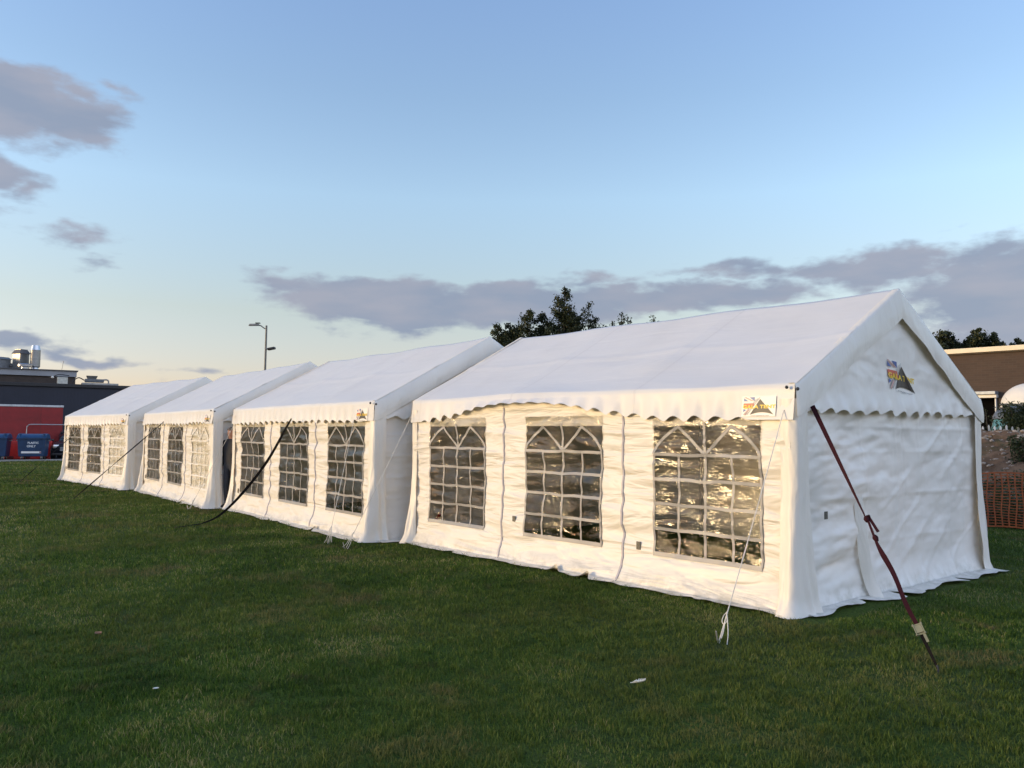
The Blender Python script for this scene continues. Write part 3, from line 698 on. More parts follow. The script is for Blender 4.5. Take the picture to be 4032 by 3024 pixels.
def tree(base, leaders, label, group, seed, leaf=.105, dens=1.9, z_low=1.2):
    """leaders: (sideways offset, depth offset, top height, radius, leafiness) above the base"""
    rng = np.random.default_rng(seed); R = random.Random(seed)
    T = empty('tree', base); tag(T, label, 'tree', group)
    away = Vector((-RIGHTWARD.y, RIGHTWARD.x, 0)); tops = []; P = []
    trunk = MB(); H = max(l[2] for l in leaders)
    for off, dep, top, rad, fl in leaders:
        e = RIGHTWARD*off+away*dep
        fork = Vector((e.x*.1, e.y*.1, top*.22))
        pts = spline([(0, 0, -.15), tuple(fork), (e.x*.8, e.y*.8, top*.55), (e.x, e.y, top)], 8)
        trunk.tube(pts, [max(.012, .13*(1-i/(len(pts)-1))**.8*H/8) for i in range(len(pts))], 7)
        nb = int(top*5.5)
        for k in range(nb):
            t = (k+.5)/nb; z = z_low+(top-z_low)*t
            c = pts[min(len(pts)-1, int(z/top*(len(pts)-1)))]
            reach = rad*1.45*(1-t)**.62*R.uniform(.55, 1.15)+.08
            th = R.uniform(0, 2*PI); lift = R.uniform(.25, .8)
            end = Vector((c.x+math.cos(th)*reach, c.y+math.sin(th)*reach, z+reach*lift))
            trunk.tube([Vector((c.x, c.y, z-.05)), (Vector((c.x, c.y, z))+end)/2+Vector((0, 0, -.04)), end], [.022*(1-t)+.008, .012, .005], 4)
            m_ = int((46+120*reach)*fl*dens)
            s = rng.random(m_)**.6
            q = np.array([c.x, c.y, z])[None]*(1-s)[:, None]+np.array(end)[None]*s[:, None]
            q = q+rng.normal(size=(m_, 3))*(.05+.13*reach)*np.array([1, 1, .9])
            P.append(q)
        m_ = int(14*fl); s = rng.random(m_); P.append(np.stack([e.x+rng.normal(size=m_)*.05, e.y+rng.normal(size=m_)*.05, top-.1-s*.9], 1))
    trunk.build('trunk', M_BARK, T, True)
    leaves('crown', np.concatenate(P), leaf, M_LEAF, T, rng)
    return T
G1 = 'poplars standing behind the marquees'
ORG = Vector((-23.307, 19.383, 0))                        # the tall one; the row runs along RIGHTWARD
def row(px): return ORG+RIGHTWARD*px
tree(row(-2.75), [(-.28, 0, 6.5, 1.0, 1.0), (.28, .2, 6.55, .9, 1.0), (0, .1, 6.0, 1.3, 1)], 'squat twin-topped tree rising between the two nearest marquees', G1, 11)
tree(row(-1.58), [(0, 0, 7.15, 1.15, 1.0), (-.5, .3, 6.5, 1.1, 1), (.5, .3, 6.5, 1.1, 1)], 'pointed tree just left of the tallest tree behind the roof ridge', G1, 12)
tree(row(-.15), [(.15, 0, 8.25, .85, .75), (-.1, .15, 7.9, .55, .5), (.62, .1, 7.15, .95, 1.1), (-.78, .2, 7.1, .7, .8), (.1, .2, 7.2, 1.3, 1.2)], 'tallest tree behind the ridge, with two wispy leading shoots', G1, 13)
tree(row(1.10), [(0, 0, 7.55, .75, .7), (.4, .2, 6.9, .95, .9), (-.4, .2, 6.9, .95, .9), (.75, .2, 6.5, .8, .6)], 'tree just right of the tallest one, with a thin open top', G1, 14, dens=.85)
tree(row(2.62), [(0, 0, 7.05, .5, .6), (-.3, .1, 6.7, .45, .5), (.3, .1, 7.0, .45, .25)], 'sparse small treetop showing above the middle of the ridge', G1, 15, dens=.7)
tree(row(4.12), [(0, 0, 7.0, .3, .35), (-.12, .1, 6.75, .3, .3)], 'single leafy twig of a treetop poking above the ridge', G1, 16, dens=.6)
G2 = 'trees behind the brick building'
for (x, y, z), ld, lab, sd in (
        ((-17.3, 45.2, 1.2), [(0, 0, 6.7, 1.3, 1.3), (-.7, .3, 6.2, 1.2, 1.2), (.6, .3, 6.3, 1.1, 1.2), (-1.3, .2, 5.9, 1.1, 1), (1.0, .3, 6.1, 1.0, 1)], 'broad rounded tree nearest the gable above the brick building', 21),
        ((-15.98, 46.8, 1.2), [(0, 0, 6.85, .95, 1.3), (.4, .2, 6.3, .9, 1.2), (-.4, .2, 6.4, .9, 1.2)], 'tall pointed tree in the middle of the group above the brick building', 22),
        ((-15.35, 47.55, 1.2), [(0, 0, 6.6, .8, 1.2), (.3, .2, 6.1, .8, 1.2), (-.3, .3, 6.1, .8, 1.1)], 'slim tree at the right of the dense group above the brick building', 23),
        ((-15.0, 48.1, 1.2), [(0, 0, 6.05, .6, 1.0), (.25, 0, 5.8, .5, .8)], 'lowest treetop just clearing the pale roof edge', 24),
        ((-14.4, 48.7, 1.2), [(0, 0, 6.3, .6, .9), (.35, 0, 6.1, .6, .8), (-.4, 0, 6.0, .55, .8)], 'ragged treetop at the far right above the brick building', 25)):
    tree((x, y, z), ld, lab, G2, sd, leaf=.16, dens=1.4)
def bush(name, c, rad, hgt, n, label, cat, seed, stems=6, leaf=.06, mat=None):
    rng = np.random.default_rng(seed); R = random.Random(seed); T = empty(name, c); tag(T, label, cat)
    P = []; st = MB()
    for k in range(stems):
        th = R.uniform(0, 2*PI); d = rad*R.random()**.5*.8; tip = Vector((math.cos(th)*d, math.sin(th)*d, hgt*R.uniform(.7, 1.05)))
        pts = spline([(tip.x*.2, tip.y*.2, -.05), (tip.x*.7, tip.y*.7, tip.z*.5), tuple(tip)], 5); st.tube(pts, [.012*(1-i/len(pts))+.003 for i in range(len(pts))], 5)
        m_ = n//stems; s = rng.random(m_)**.8; idx = (s*(len(pts)-1)).astype(int)
        P.append(np.array([pts[i] for i in idx])+rng.normal(size=(m_, 3))*np.array([rad*.26, rad*.26, .09])*(1.1-.5*s)[:, None])
    P = np.concatenate(P); P[:, 2] = np.maximum(P[:, 2], .02)
    st.build('stem', M_BARK, T, True); leaves('foliage', P, leaf, mat or M_LEAF2, T, rng); return T
bush('shrub', (-3.46, 16.32, 1.2), .64, 1.20, 20000, 'dense clipped shrub in front of the bottle bank and white dome', 'shrub', 31, 26)
bush('shrub', (-2.85, 17.1, 1.2), .75, 1.15, 12000, 'second dense shrub of the hedge, towards the right edge', 'shrub', 32, 26)
bush('shrub', (-2.22, 12.4, bank_z(-2.22, 12.4)-.05), .42, .55, 1400, 'low dark shrub growing on the slope of the earth bank', 'shrub', 33, 10)
bush('sapling', (-3.98, 15.35, 1.5), .14, .75, 90, 'thin sparse sapling in front of the dark doorway', 'sapling', 34, 3, .05)
bush('sapling', (-3.86, 15.75, 1.4), .14, .55, 90, 'thin sparse sapling beside the bottle bank', 'sapling', 35, 3, .05)
# weeds along the foot of the bank
rng = np.random.default_rng(77); n = 11000
x = rng.uniform(-8, 7, n); y = 9.25+rng.random(n)**1.4*1.9; k = fbm(x*1.3, y*1.3, 60, 3) > -.18; x, y = x[k], y[k]
hh = rng.uniform(.08, .55, len(x))*(1.2-.35*(y-9.2)); zb = np.array([bank_z(a, b) for a, b in zip(x, y)])
P = np.concatenate([np.stack([x+rng.normal(size=len(x))*.04, y+rng.normal(size=len(x))*.04, zb+hh*f], 1) for f in (.25, .5, .75, 1.0)])
tag(leaves('weeds', P, .075, M_WEED, None, rng), 'tangled green weeds along the foot of the bank behind the orange netting', 'weeds', kind='stuff')

# ------------------------------------------------------------------ orange barrier netting
FA = math.radians(6); FN = empty('barrier_fence', (-1.6, 8.73, 0), FA); tag(FN, 'orange plastic mesh barrier fence along the foot of the earth bank', 'barrier fence')
net = MB(); M_ORANGE = plain('orange_plastic', (.42, .105, .030), .5, vary=.25)
sagf = lambda x, z: z+.03*math.sin(x*1.7)*z-.02*abs(math.sin(PI*(x+8)/2.0))*z+.012*math.sin(x*5+z*7)
wob = lambda x, z: .05*math.sin(x*2.1+z*1.5)+.02*math.sin(x*6)
for j in range(20):
    z = .06+.90*j/19; w = .026 if j in (0, 19) else .013
    net.ribbon([(x_, wob(x_, z), sagf(x_, z)) for x_ in np.arange(-8, 8.01, .1)], w, (0, 0, 1), .004)
for i in range(152):
    x_ = -8+i*.106; net.ribbon([(x_+.012*math.sin(z*9+i), wob(x_, z)-.004, sagf(x_, z)) for z in np.linspace(.06, .96, 10)], .020, (1, 0, 0), .004)
net.build('netting', M_ORANGE, FN)
for i in range(9): MB().tube([(-9+2*i, .05, -.05), (-9+2*i, .05, 1.12)], .009, 6).build('pin', M_STEEL, FN, True)

# ------------------------------------------------------------------ brick building on the right
def brick_mat(name, c1, c2, mortar, scale=1.0, rot=True):
    M = Mat(name); t = M.n('ShaderNodeTexCoord'); sx = M.n('ShaderNodeSeparateXYZ', {0: t.outputs['Object']})
    cv = M.n('ShaderNodeCombineXYZ', {0: sx.outputs[0], 1: sx.outputs[2], 2: 0.0})
    b = M.n('ShaderNodeTexBrick', {'Vector': cv.outputs[0], 'Color1': (*c1, 1), 'Color2': (*c2, 1), 'Mortar': (*mortar, 1), 'Scale': 1.0, 'Mortar Size': .006, 'Brick Width': .225, 'Row Height': .075, 'Mortar Smooth': .3, 'Bias': 0.0})
    n = M.noise(.9, 5, .6); c = M.mix(M.ramp(n, [(.35, (0, 0, 0)), (.75, (.45, .45, .45))]), b.outputs[0], tuple(q*.6 for q in c1))
    M.set(Base_Color=c, Roughness=.9, Normal=M.bump(b.outputs['Fac'], -.4, .008)); return M.m
M_BRICK = brick_mat('red_brown_brick', (.074, .050, .038), (.060, .042, .033), (.075, .060, .050))
M_CREAM = plain('cream_fascia', (.72, .64, .48), .5, vary=.1, scale=2)
M_VOID = plain('doorway_shade', (.004, .004, .0045), .95, spec=.05)
M_WHITEP = plain('white_paint', (.78, .77, .73), .45, vary=.08)
M_BLUEGREY = plain('bluegrey_metal', (.36, .41, .46), .4, .2)
BB = empty('brick_building', (-5.454, 22.29, 1.0), math.radians(3.08)); tag(BB, 'flat-roofed brown brick building with a cream roof edge and dark doorway', 'building')
ox0, ox1, oz = -5.2, -.84, 1.86                         # doorway
w = MB(); w.box((-13.6, 5, 1.66), (16.8, 10, 3.32)); w.box(((ox1+16)/2, 5, 1.66), (16-ox1, 10, 3.32)); w.box(((ox0+ox1)/2, 5, (oz+3.32)/2), (ox1-ox0, 10, 3.32-oz)); w.build('wall', M_BRICK, BB)
v = MB(); v.box(((ox0+ox1)/2, 3.4, oz/2), (ox1-ox0-.004, 6, oz-.004)); v.build('doorway', M_VOID, BB)  # solid near-black block, its colour standing in for the shade indoors
f_ = MB(); f_.box((-3, 4.96, 3.40), (38.2, 10.3, .155), bev=.008); f_.build('roof_edge', M_CREAM, BB)
f_ = MB(); f_.box((-3, 4.98, 3.305), (38.1, 10.12, .035)); f_.build('soffit', plain('soffit', (.10, .085, .07), .7), BB)
c_ = MB(); c_.box(((ox0+ox1)/2+.02, -.16, oz+.135), (ox1-ox0+.12, .32, .10), bev=.01); c_.build('door_hood', M_BLUEGREY, BB)
c_ = MB(); c_.box(((ox0+ox1)/2+.02, -.11, oz+.03), (ox1-ox0+.12, .20, .10), bev=.008); c_.box((ox1+.015, -.05, oz/2-.03), (.035, .10, oz-.02), bev=.006); c_.box((ox0-.03, -.05, oz/2-.03), (.07, .10, oz-.02), bev=.006); c_.build('door_frame', M_WHITEP, BB)

# bottle bank, white dome, rail, pickets
BK = empty('bottle_bank', (-4.18, 17.52, 1.2), .3); tag(BK, 'teal igloo-shaped bottle bank with a grey lid, half hidden by the shrub', 'bottle bank')
MB().lathe([(.66, 0), (.66, .06), (.63, .25), (.56, .55), (.47, .84), (.45, .86), (.44, .86)], n=28).build('body', plain('teal_plastic', (.10, .26, .28), .35, vary=.2), BK, True)
MB().lathe([(.475, .85), (.50, .87), (.49, .93), (.42, 1.06), (.28, 1.17), (.10, 1.22), (.02, 1.225)], n=28).build('lid', plain('grey_lid', (.14, .16, .19), .45), BK, True)
p_ = MB(); p_.lathe([(.10, 0), (.10, .03), (.02, .035)], n=16); p_.v = [(.485+z_*.4, x_, .99+y_) for x_, y_, z_ in p_.v]; p_.build('bottle_slot', M_DARK, BK, True)
DM = empty('dome_shelter', (-4.45, 19.78, 1.25)); tag(DM, 'white domed fabric shelter beyond the timber rail by the brick wall', 'shelter')
prof_ = [(.80*math.cos(a)**.9, 1.22+.66*math.sin(a)) for a in np.linspace(0, PI/2*.98, 14)]
MB().lathe([(.78, .0), (.80, 1.22)]+prof_[1:], n=36).build('canopy', M_FLAP, DM, True)
for a in range(4): MB().tube([(.74*math.cos(a*PI/2+.6), .74*math.sin(a*PI/2+.6), -.05), (.76*math.cos(a*PI/2+.6), .76*math.sin(a*PI/2+.6), 1.2)], .02, 8).build('pole', M_STEEL, DM, True)
PR = empty('timber_rail', (-4.02, 16.12, 1.25), math.radians(50)); tag(PR, 'weathered pale timber rail fence in front of the white dome', 'rail fence')
M_TIMBER = plain('weathered_timber', (.24, .21, .17), .8, vary=.35, scale=10)
for z, h_ in ((1.15, .055), (1.055, .045)):
    MB().box((.95, 0, z), (1.9, .045, h_), bev=.006).build('rail', M_TIMBER, PR)
for x_ in (.75, 1.75): MB().box((x_, .05, .58), (.08, .055, 1.2), bev=.006).build('post', M_TIMBER, PR)
PK = empty('picket_fence', (-4.22, 15.12, 1.33), math.radians(50)); tag(PK, 'low white picket fence along the top of the earth bank', 'picket fence')
for i in range(16):
    x_ = -.55+i*.145; h_ = .53+.02*math.sin(i*2.3)
    q = MB(); b_ = [(x_-.021, 0), (x_+.021, 0), (x_+.021, h_-.04), (x_, h_), (x_-.021, h_-.04)]
    q.add([(a, -.01, z) for a, z in b_]+[(a, .01, z) for a, z in b_], [(0, 1, 2, 3, 4), (9, 8, 7, 6, 5)]+[(k, (k+1) % 5, 5+(k+1) % 5, 5+k) for k in range(5)]); q.build('picket', M_WHITEP, PK)
for z in (.12, .34): MB().box((.55, .028, z), (2.5, .03, .05)).build('rail', M_WHITEP, PK)

# ------------------------------------------------------------------ navy building and its roof plant
NB = empty('navy_building', (-56.42, 2.08, 0), math.radians(81.3)); tag(NB, 'long low navy building with a brown upper storey and grey parapet', 'building')
M_NAVY = Mat('navy_cladding'); wv_ = M_NAVY.n('ShaderNodeTexWave', {'Vector': M_NAVY.coords((1, 0, 0)), 'Scale': 1.6}, bands_direction='X')
M_NAVY.set(Base_Color=M_NAVY.ramp(M_NAVY.noise(.8, 4), [(.3, (.006, .009, .021)), (.7, (.010, .014, .030))]), Roughness=.55, Normal=M_NAVY.bump(wv_.outputs['Fac'], .15, .01)); M_NAVY = M_NAVY.m
MB().box((8, 14, 2.2), (70, 28, 4.4)).build('wall', M_NAVY, NB)
MB().box((8, 13.96, 4.5), (70.2, 28.2, .22), bev=.02).build('roof_edge', plain('black_trim', (.014, .014, .016), .5), NB)
us_ = MB(); us_.box((-11.6, 9.2, 4.93), (32, 11.5, .68)); us_.build('upper_storey', brick_mat('dark_brown_brick', (.075, .055, .045), (.055, .042, .036), (.08, .07, .06)), NB)
MB().box((-11.6, 9.15, 5.47), (32.12, 11.7, .40), bev=.01).build('parapet', plain('grey_panel', (.30, .31, .33), .5, vary=.12, scale=1.0), NB)
MB().box((-11.6, 9.12, 5.69), (32.3, 11.9, .05)).build('coping', plain('dark_coping', (.10, .10, .11), .5), NB)
MB().box((-9, -.03, .35), (30, .05, .7)).build('plinth', plain('plinth', (.06, .06, .07), .8), NB)
M_GALV = plain('galvanised_sheet', (.30, .30, .29), .42, .75, .25, 2.5)
M_GALVB = plain('bare_steel', (.52, .54, .57), .3, .9, .1)
M_LOUV = plain('louvre_dark', (.14, .13, .125), .5, .4)
def cowl(loc, rz, label):
    T = empty('ventilation_cowl', loc, rz); tag(T, label, 'roof vent')
    MB().box((0, 0, .69), (.74, .74, 1.38), bev=.01).build('duct', M_GALV, T)
    MB().box((0, 0, 1.52), (.88, .88, .28), top=(.66, .66)).build('hood', M_LOUV, T)
    MB().box((0, 0, 1.685), (.58, .58, .05), bev=.008).build('cap', M_GALV, T)
    q = MB()
    for z in (.35, .75): q.box((0, 0, z), (.78, .78, .03))
    q.build('flange', M_GALV, T); return T
cowl((-64.7, 4.52, 5.72), .5, 'tall square galvanised ventilation cowl beside the round flue')
T = empty('plant_cabinet', (-65.6, 2.9, 5.72), .5); tag(T, 'grey rooftop plant cabinet at the left edge, lower than the cowl', 'plant cabinet')
MB().box((0, 0, .48), (1.6, 1.6, .96), bev=.015).build('cabinet', plain('grey_plant', (.20, .21, .22), .5), T); MB().box((0, 0, 1.04), (1.75, 1.75, .16), top=(.8, .8)).build('lid', M_GALV, T)
T = empty('flue', (-64.0, 5.31, 5.72)); tag(T, 'shiny cylindrical metal flue with a bright tapered top', 'flue')
MB().lathe([(.22, 0), (.22, .42), (.21, .45)], n=28).build('spigot', M_GALVB, T, True)
MB().lathe([(.27, .40), (.325, .46), (.325, .98), (.335, .99), (.335, 1.03), (.325, 1.04), (.325, 1.66)], n=28).build('barrel', M_GALV, T, True)
MB().lathe([(.325, 1.665), (.30, 1.78), (.255, 2.0), (.235, 2.0), (.235, 1.90)], n=28).build('nozzle', M_GALVB, T, True)
T = empty('mushroom_vent', (-63.3, 4.55, 5.72)); tag(T, 'low mushroom-shaped roof vent in front of the square cowl', 'roof vent')
MB().lathe([(.24, 0), (.24, .36)], n=24).build('neck', M_GALVB, T, True); MB().lathe([(.30, .34), (.46, .38), (.47, .52), (.40, .58), (.08, .62)], n=28).build('cap', M_GALVB, T, True)
T = empty('pipe_vent', (-65.2, 4.02, 5.72)); tag(T, 'small dark pipe vent left of the square cowl', 'roof vent')
MB().tube([(0, 0, 0), (0, 0, .5)], .08, 12).build('pipe', M_LOUV, T, True); MB().lathe([(.15, .48), (.15, .58), (.05, .70)], n=16).build('cap', M_LOUV, T, True)
T = empty('roof_aerial', (-58.75, 6.0, 5.70)); tag(T, 'thin leaning aerial on the parapet corner', 'aerial')
MB().tube([(0, 0, 0), (.08, .06, .55)], .013, 6).build('rod', M_GALV, T); MB().lathe([(.03, .53), (.035, .58), (.01, .62)], (.08, .06, 0), 10).build('tip', M_GALV, T, True)
T = empty('meter_cabinet', (-57.26, 5.76, 4.60), math.radians(81.3)); tag(T, 'cream box cabinet fixed against the brown upper storey', 'cabinet')
MB().box((0, 0, .26), (.62, .35, .50), bev=.012).build('case', plain('cream_case', (.55, .54, .47), .5), T); MB().box((0, -.19, .26), (.54, .03, .42), bev=.006).build('door', plain('cream_door', (.58, .57, .50), .5), T)
T = empty('floodlight_bracket', (-57.6, 5.25, 5.12), math.radians(81.3)); tag(T, 'black floodlight arm with a round pale lamp on the upper storey', 'wall light')
MB().tube(spline([(0, 0, 0), (.22, -.3, .13), (.55, -.3, .16), (.95, -.25, .1)], 6), .03, 8).build('arm', M_DARK, T, True); MB().lathe([(.02, -.09), (.085, -.04), (.095, .03), (.03, .08)], (-.02, -.1, -.02), 16).build('lamp', M_WHITEP, T, True)
T = empty('air_conditioner', (-56.6, 7.55, 4.60), math.radians(81.3)); tag(T, 'rooftop air handling unit with a funnel outlet and bent pipe', 'air handling unit')
MB().box((.35, 0, .10), (2.2, .7, .14), bev=.01).build('base', M_GALV, T); MB().box((.0, 0, .33), (1.15, .5, .22), bev=.05).build('casing', plain('unit_grey', (.13, .14, .15), .5), T)
MB().box((-.15, 0, .54), (.50, .4, .22), top=(1.35, 1.3)).build('outlet', M_GALV, T); MB().tube(spline([(.5, 0, .40), (.75, 0, .42), (.86, 0, .34), (.87, 0, .15)], 6), .05, 10).build('pipe', M_GALV, T, True)
MB().tube(spline([(-.6, 0, .34), (-.9, 0, .5), (-1.1, .1, .42), (-1.3, .1, .2)], 6), .035, 8).build('cable', M_DARK, T, True)

# ------------------------------------------------------------------ trailer, rail, bins, barrier, car
T = empty('box_trailer', (-49.75, -.9, 0), math.radians(83)); tag(T, 'red box trailer with a silver top rail parked behind the bins', 'trailer')
M_RED = plain('red_paint', (.25, .008, .010), .5, vary=.22, scale=2.0)
MB().box((0, 1.25, 1.87), (10.3, 2.5, 2.06), bev=.015).build('body', M_RED, T)
MB().box((0, 1.25, 2.955), (10.36, 2.56, .115), bev=.012).build('top_rail', plain('silver_rail', (.50, .53, .56), .35, .5), T)
MB().box((0, 1.25, .76), (10.0, 1.0, .18)).build('chassis', M_DARK, T)
q = MB()
for x_ in np.arange(-4.2, 5, 2.75): q.box((x_, -.006, 1.87), (.02, .014, 1.98))
q.build('panel_joint', plain('dark_red_joint', (.15, .009, .009), .5), T)
for x_ in (-2.6, -1.5):
    for y_ in (.18, 2.32):
        wl = MB(); wl.tube([(x_, y_-.13, .5), (x_, y_+.13, .5)], .5, 24); wb_ = wl.build('wheel', M_DARK, T, True); MB().tube([(x_, y_-.14, .5), (x_, y_+.14, .5)], .26, 16).build('rim', M_GALV, wb_, True)
for x_ in (3.6,): MB().box((x_, 1.25, .36), (.14, .9, .72)).build('support_leg', M_DARK, T)
T = empty('barrier_rail', (-48.9, 2.45, 0), math.radians(52)); tag(T, 'bent grey tube hoop rail standing behind the blue bins', 'rail')
MB().tube(spline([(-.1, 0, 0), (-.1, 0, .8), (-.08, 0, 1.68), (-.02, 0, 1.82), (.16, 0, 1.90), (1.2, 0, 1.90), (2.2, 0, 1.89)], 8)+[Vector((2.36, 0, 1.80)), Vector((2.4, 0, 1.6)), Vector((2.4, 0, 0))], .028, 10).build('tube', M_STEEL, T, True)
def bin_(loc, rz, label, lettered):
    T = empty('wheelie_bin', loc, rz); tag(T, label, 'bin', 'large blue wheeled bins on the car park')
    MBL = plain('blue_bin', (.010, .040, .105), .42, vary=.3, scale=3)
    ML = plain('blue_lid', (.017, .066, .165), .38, vary=.3, scale=3)
    body = MB().box((0, 0, .66), (1.20, .86, .92), bev=.035, top=(1.10, 1.12)).build('body', MBL, T)
    MB().box((0, 0, 1.14), (1.40, 1.04, .075), bev=.02).build('rim', MBL, T)
    lid = MB(); n = 12
    prof = [(-.52+.0, 1.18)]+[(-.51+1.03*k/n, 1.185+.20*math.sin(PI*k/n)**.6) for k in range(1, n)]+[(.52, 1.18)]
    vs = [(-.68, a, z) for a, z in prof]+[(.68, a, z) for a, z in prof]; m_ = len(prof)
    lid.add(vs, [tuple(range(m_)), tuple(range(2*m_-1, m_-1, -1))]+[(k, (k+1) % m_, m_+(k+1) % m_, m_+k) for k in range(m_)]); lid.build('lid', ML, T, True)
    q = MB()
    for sx in (-.55, .55): q.box((sx, -.02, 1.29), (.06, .95, .22), bev=.02)
    q.build('lid_rib', ML, T)
    for sx in (-1, 1): MB().tube([(sx*.66, 0, 1.02), (sx*.79, 0, 1.02)], .03, 10).build('lifting_pin', M_GALV, T, True)
    for sx in (-.46, .46):
        for sy in (-.30, .30):
            k_ = MB().box((sx, sy, .155), (.10, .08, .12), bev=.01).build('caster', M_GALV, T)
            MB().tube([(sx-.025, sy+.03, .09), (sx+.025, sy+.03, .09)], .09, 18).build('wheel', M_DARK, k_, True)
    if lettered:
        fy = lambda z: -.43-(.05)*(z-.2)/.92-.004
        lb = MB(); lb.box((0, fy(.42)-.002, .42), (.92, .006, .10), rx=0.0); st_ = lb.build('label_strip', M_LWHITE, body)
        lb = MB(); lb.box((.42, fy(.42)-.007, .42), (.08, .004, .075)); lb.build('label_emblem', plain('emblem', (.25, .12, .17), .5), body)
        for txt, z, cx, hh_ in (('PLASTIC', .865, .08, .10), ('ONLY', .685, 0.0, .11)):
            V, F = text_mesh(txt, 1.0, .03); V[:, 0] -= (V[:, 0].min()+V[:, 0].max())/2; s_ = hh_/.72
            k = MB(); k.add([(cx+v_[0]*s_, fy(z+v_[1]*s_)-.004, z+v_[1]*s_) for v_ in V], F); k.build('lettering', plain('worn_white', (.80, .82, .84), .6, vary=.2, scale=14), body)
    return T
BR = math.radians(68)
bin_((-45.62, 2.16, .01), BR, 'blue wheeled bin lettered PLASTIC ONLY, beside the dark car', True)
bin_((-46.25, .50, .01), BR, 'blue wheeled bin without lettering, cut by the left edge', False)
T = empty('road_barrier', (-47.45, 2.25, .01), math.radians(66)); tag(T, 'red plastic road barrier showing between and beside the blue bins', 'barrier')
MB().box((0, 0, .50), (2.3, .40, 1.0), bev=.05, top=(1, .45)).build('body', plain('barrier_red', (.55, .022, .016), .4), T)
for sx in (-.8, 0, .8): MB().box((sx, 0, .09), (.3, .48, .16), bev=.03).build('foot', plain('barrier_foot', (.12, .008, .007), .5), T)
T = empty('parked_car', (-47.15, 4.30, .01), math.radians(-18)); tag(T, 'dark car with a sun glint on its headlamp half hidden by the farthest marquee', 'car')
M_CAR = plain('dark_car_paint', (.018, .020, .026), .25, .3, vary=.1); M_GLASS = plain('car_glass', (.012, .014, .018), .08, 0)
def loft(secs):   # sections along x: (x, half width, z0, z1, crown)
    mb = MB(); n = 14; vs = []
    for x_, hw, z0, z1 in secs:
        for k in range(n):
            a = 2*PI*k/n+PI/n; c_, s_ = math.cos(a), math.sin(a)
            vs.append((x_, hw*math.copysign(abs(c_)**.45, c_), (z0+z1)/2+(z1-z0)/2*math.copysign(abs(s_)**.5, s_)))
    m_ = len(secs); mb.add(vs, [(i*n+k, i*n+(k+1) % n, (i+1)*n+(k+1) % n, (i+1)*n+k) for i in range(m_-1) for k in range(n)]+[tuple(range(n))[::-1], tuple(range((m_-1)*n, m_*n))]); return mb
body = loft([(1.22, .78, .34, .70), (1.15, .86, .25, .84), (.75, .90, .22, .96), (.1, .92, .2, 1.03), (-1.2, .92, .2, 1.05), (-2.6, .90, .22, 1.04), (-3.0, .84, .3, .98)]).build('body', M_CAR, T, True)
loft([(.25, .60, .98, 1.02), (-.45, .72, .98, 1.45), (-1.1, .74, .98, 1.53), (-2.1, .73, .98, 1.50), (-2.85, .66, .98, 1.05)]).build('cabin', M_GLASS, T, True)
loft([(-.50, .66, 1.44, 1.485), (-1.1, .70, 1.50, 1.56), (-2.05, .69, 1.46, 1.53), (-2.3, .62, 1.38, 1.42)]).build('roof', M_CAR, T, True)
MH = Mat('headlamp_sun_glint'); MH.set(Base_Color=(.8, .6, .4), Emission_Color=(1, .50, .16), Emission_Strength=2.6, Roughness=.2); MH = MH.m  # emission stands in for the low sun reflecting off the lamp
for sy in (-1, 1):
    q = MB(); q.box((1.14, sy*.60, .70), (.16, .36, .20), bev=.05, rz=-sy*.35); hl = q.build('headlamp', MH if sy == 1 else M_GALVB, T, True)
g_ = MB()
for z in (.48, .55, .62): g_.box((1.225, 0, z), (.03, .86, .035), bev=.008)
g_.build('grille', M_GALVB, T); MB().box((1.23, 0, .38), (.03, .52, .11), bev=.004).build('number_plate', M_LWHITE, T)
q = MB().box((1.17, 0, .28), (.16, 1.62, .13), bev=.04).build('bumper', M_DARK, T, True)
for sy in (-1, 1): MB().box((-.25, sy*1.0, 1.02), (.10, .20, .13), bev=.03).build('mirror', M_CAR, T, True)
for x_ in (.45, -2.2):
    for sy in (-1, 1):
        wl = MB().tube([(x_, sy*.72, .32), (x_, sy*.93, .32)], .32, 24).build('wheel', M_DARK, T, True); MB().tube([(x_, sy*.74, .32), (x_, sy*.94, .32)], .19, 16).build('rim', M_GALV, wl, True)

# ------------------------------------------------------------------ lamp post
T = empty('street_lamp', (-34.15, 9.80, 0)); tag(T, 'grey street lamp column with an arm and a black floodlight below it', 'street lamp')
MB().tube([(0, 0, 0), (0, 0, 1.2), (0, 0, 1.22), (.04, .02, 6.72)], [.09, .09, .062, .046], 14).build('column', plain('lamp_column', (.17, .17, .16), .6, .2), T, True)
la = -RIGHTWARD
arm = MB().tube([Vector((.04, .02, 6.55)), Vector((.04, .02, 6.58))+la*.10, Vector((.04, .02, 6.70))+la*.26, Vector((.04, .02, 6.74))+la*.36], .028, 10).build('arm', plain('lamp_arm', (.17, .17, .16), .6, .2), T, True)
h_ = MB(); h_.box((0, 0, 0), (.52, .20, .10), bev=.03, top=(.8, .75)); h_.v = [tuple(Vector((.04, .02, 6.75))+la*(.60)+(la*x_+Vector((-la.y, la.x, 0))*y_+Vector((0, 0, z_+x_*-.02)))) for x_, y_, z_ in h_.v]
hd = h_.build('lamp_head', plain('lamp_grey', (.20, .20, .19), .45), T, True)
h_ = MB(); h_.box(tuple(Vector((.04, .02, 6.835))+la*.42), (.22, .16, .05), rz=math.atan2(la.y, la.x), bev=.015); h_.build('lamp_cover', plain('lamp_green', (.16, .20, .17), .5), hd)
fl = MB().box(tuple(Vector((.03, .02, 5.60))+RIGHTWARD*.27), (.36, .30, .11), rz=math.atan2(RIGHTWARD.y, RIGHTWARD.x), ry=-.2, bev=.03).build('floodlight', M_DARK, T, True)
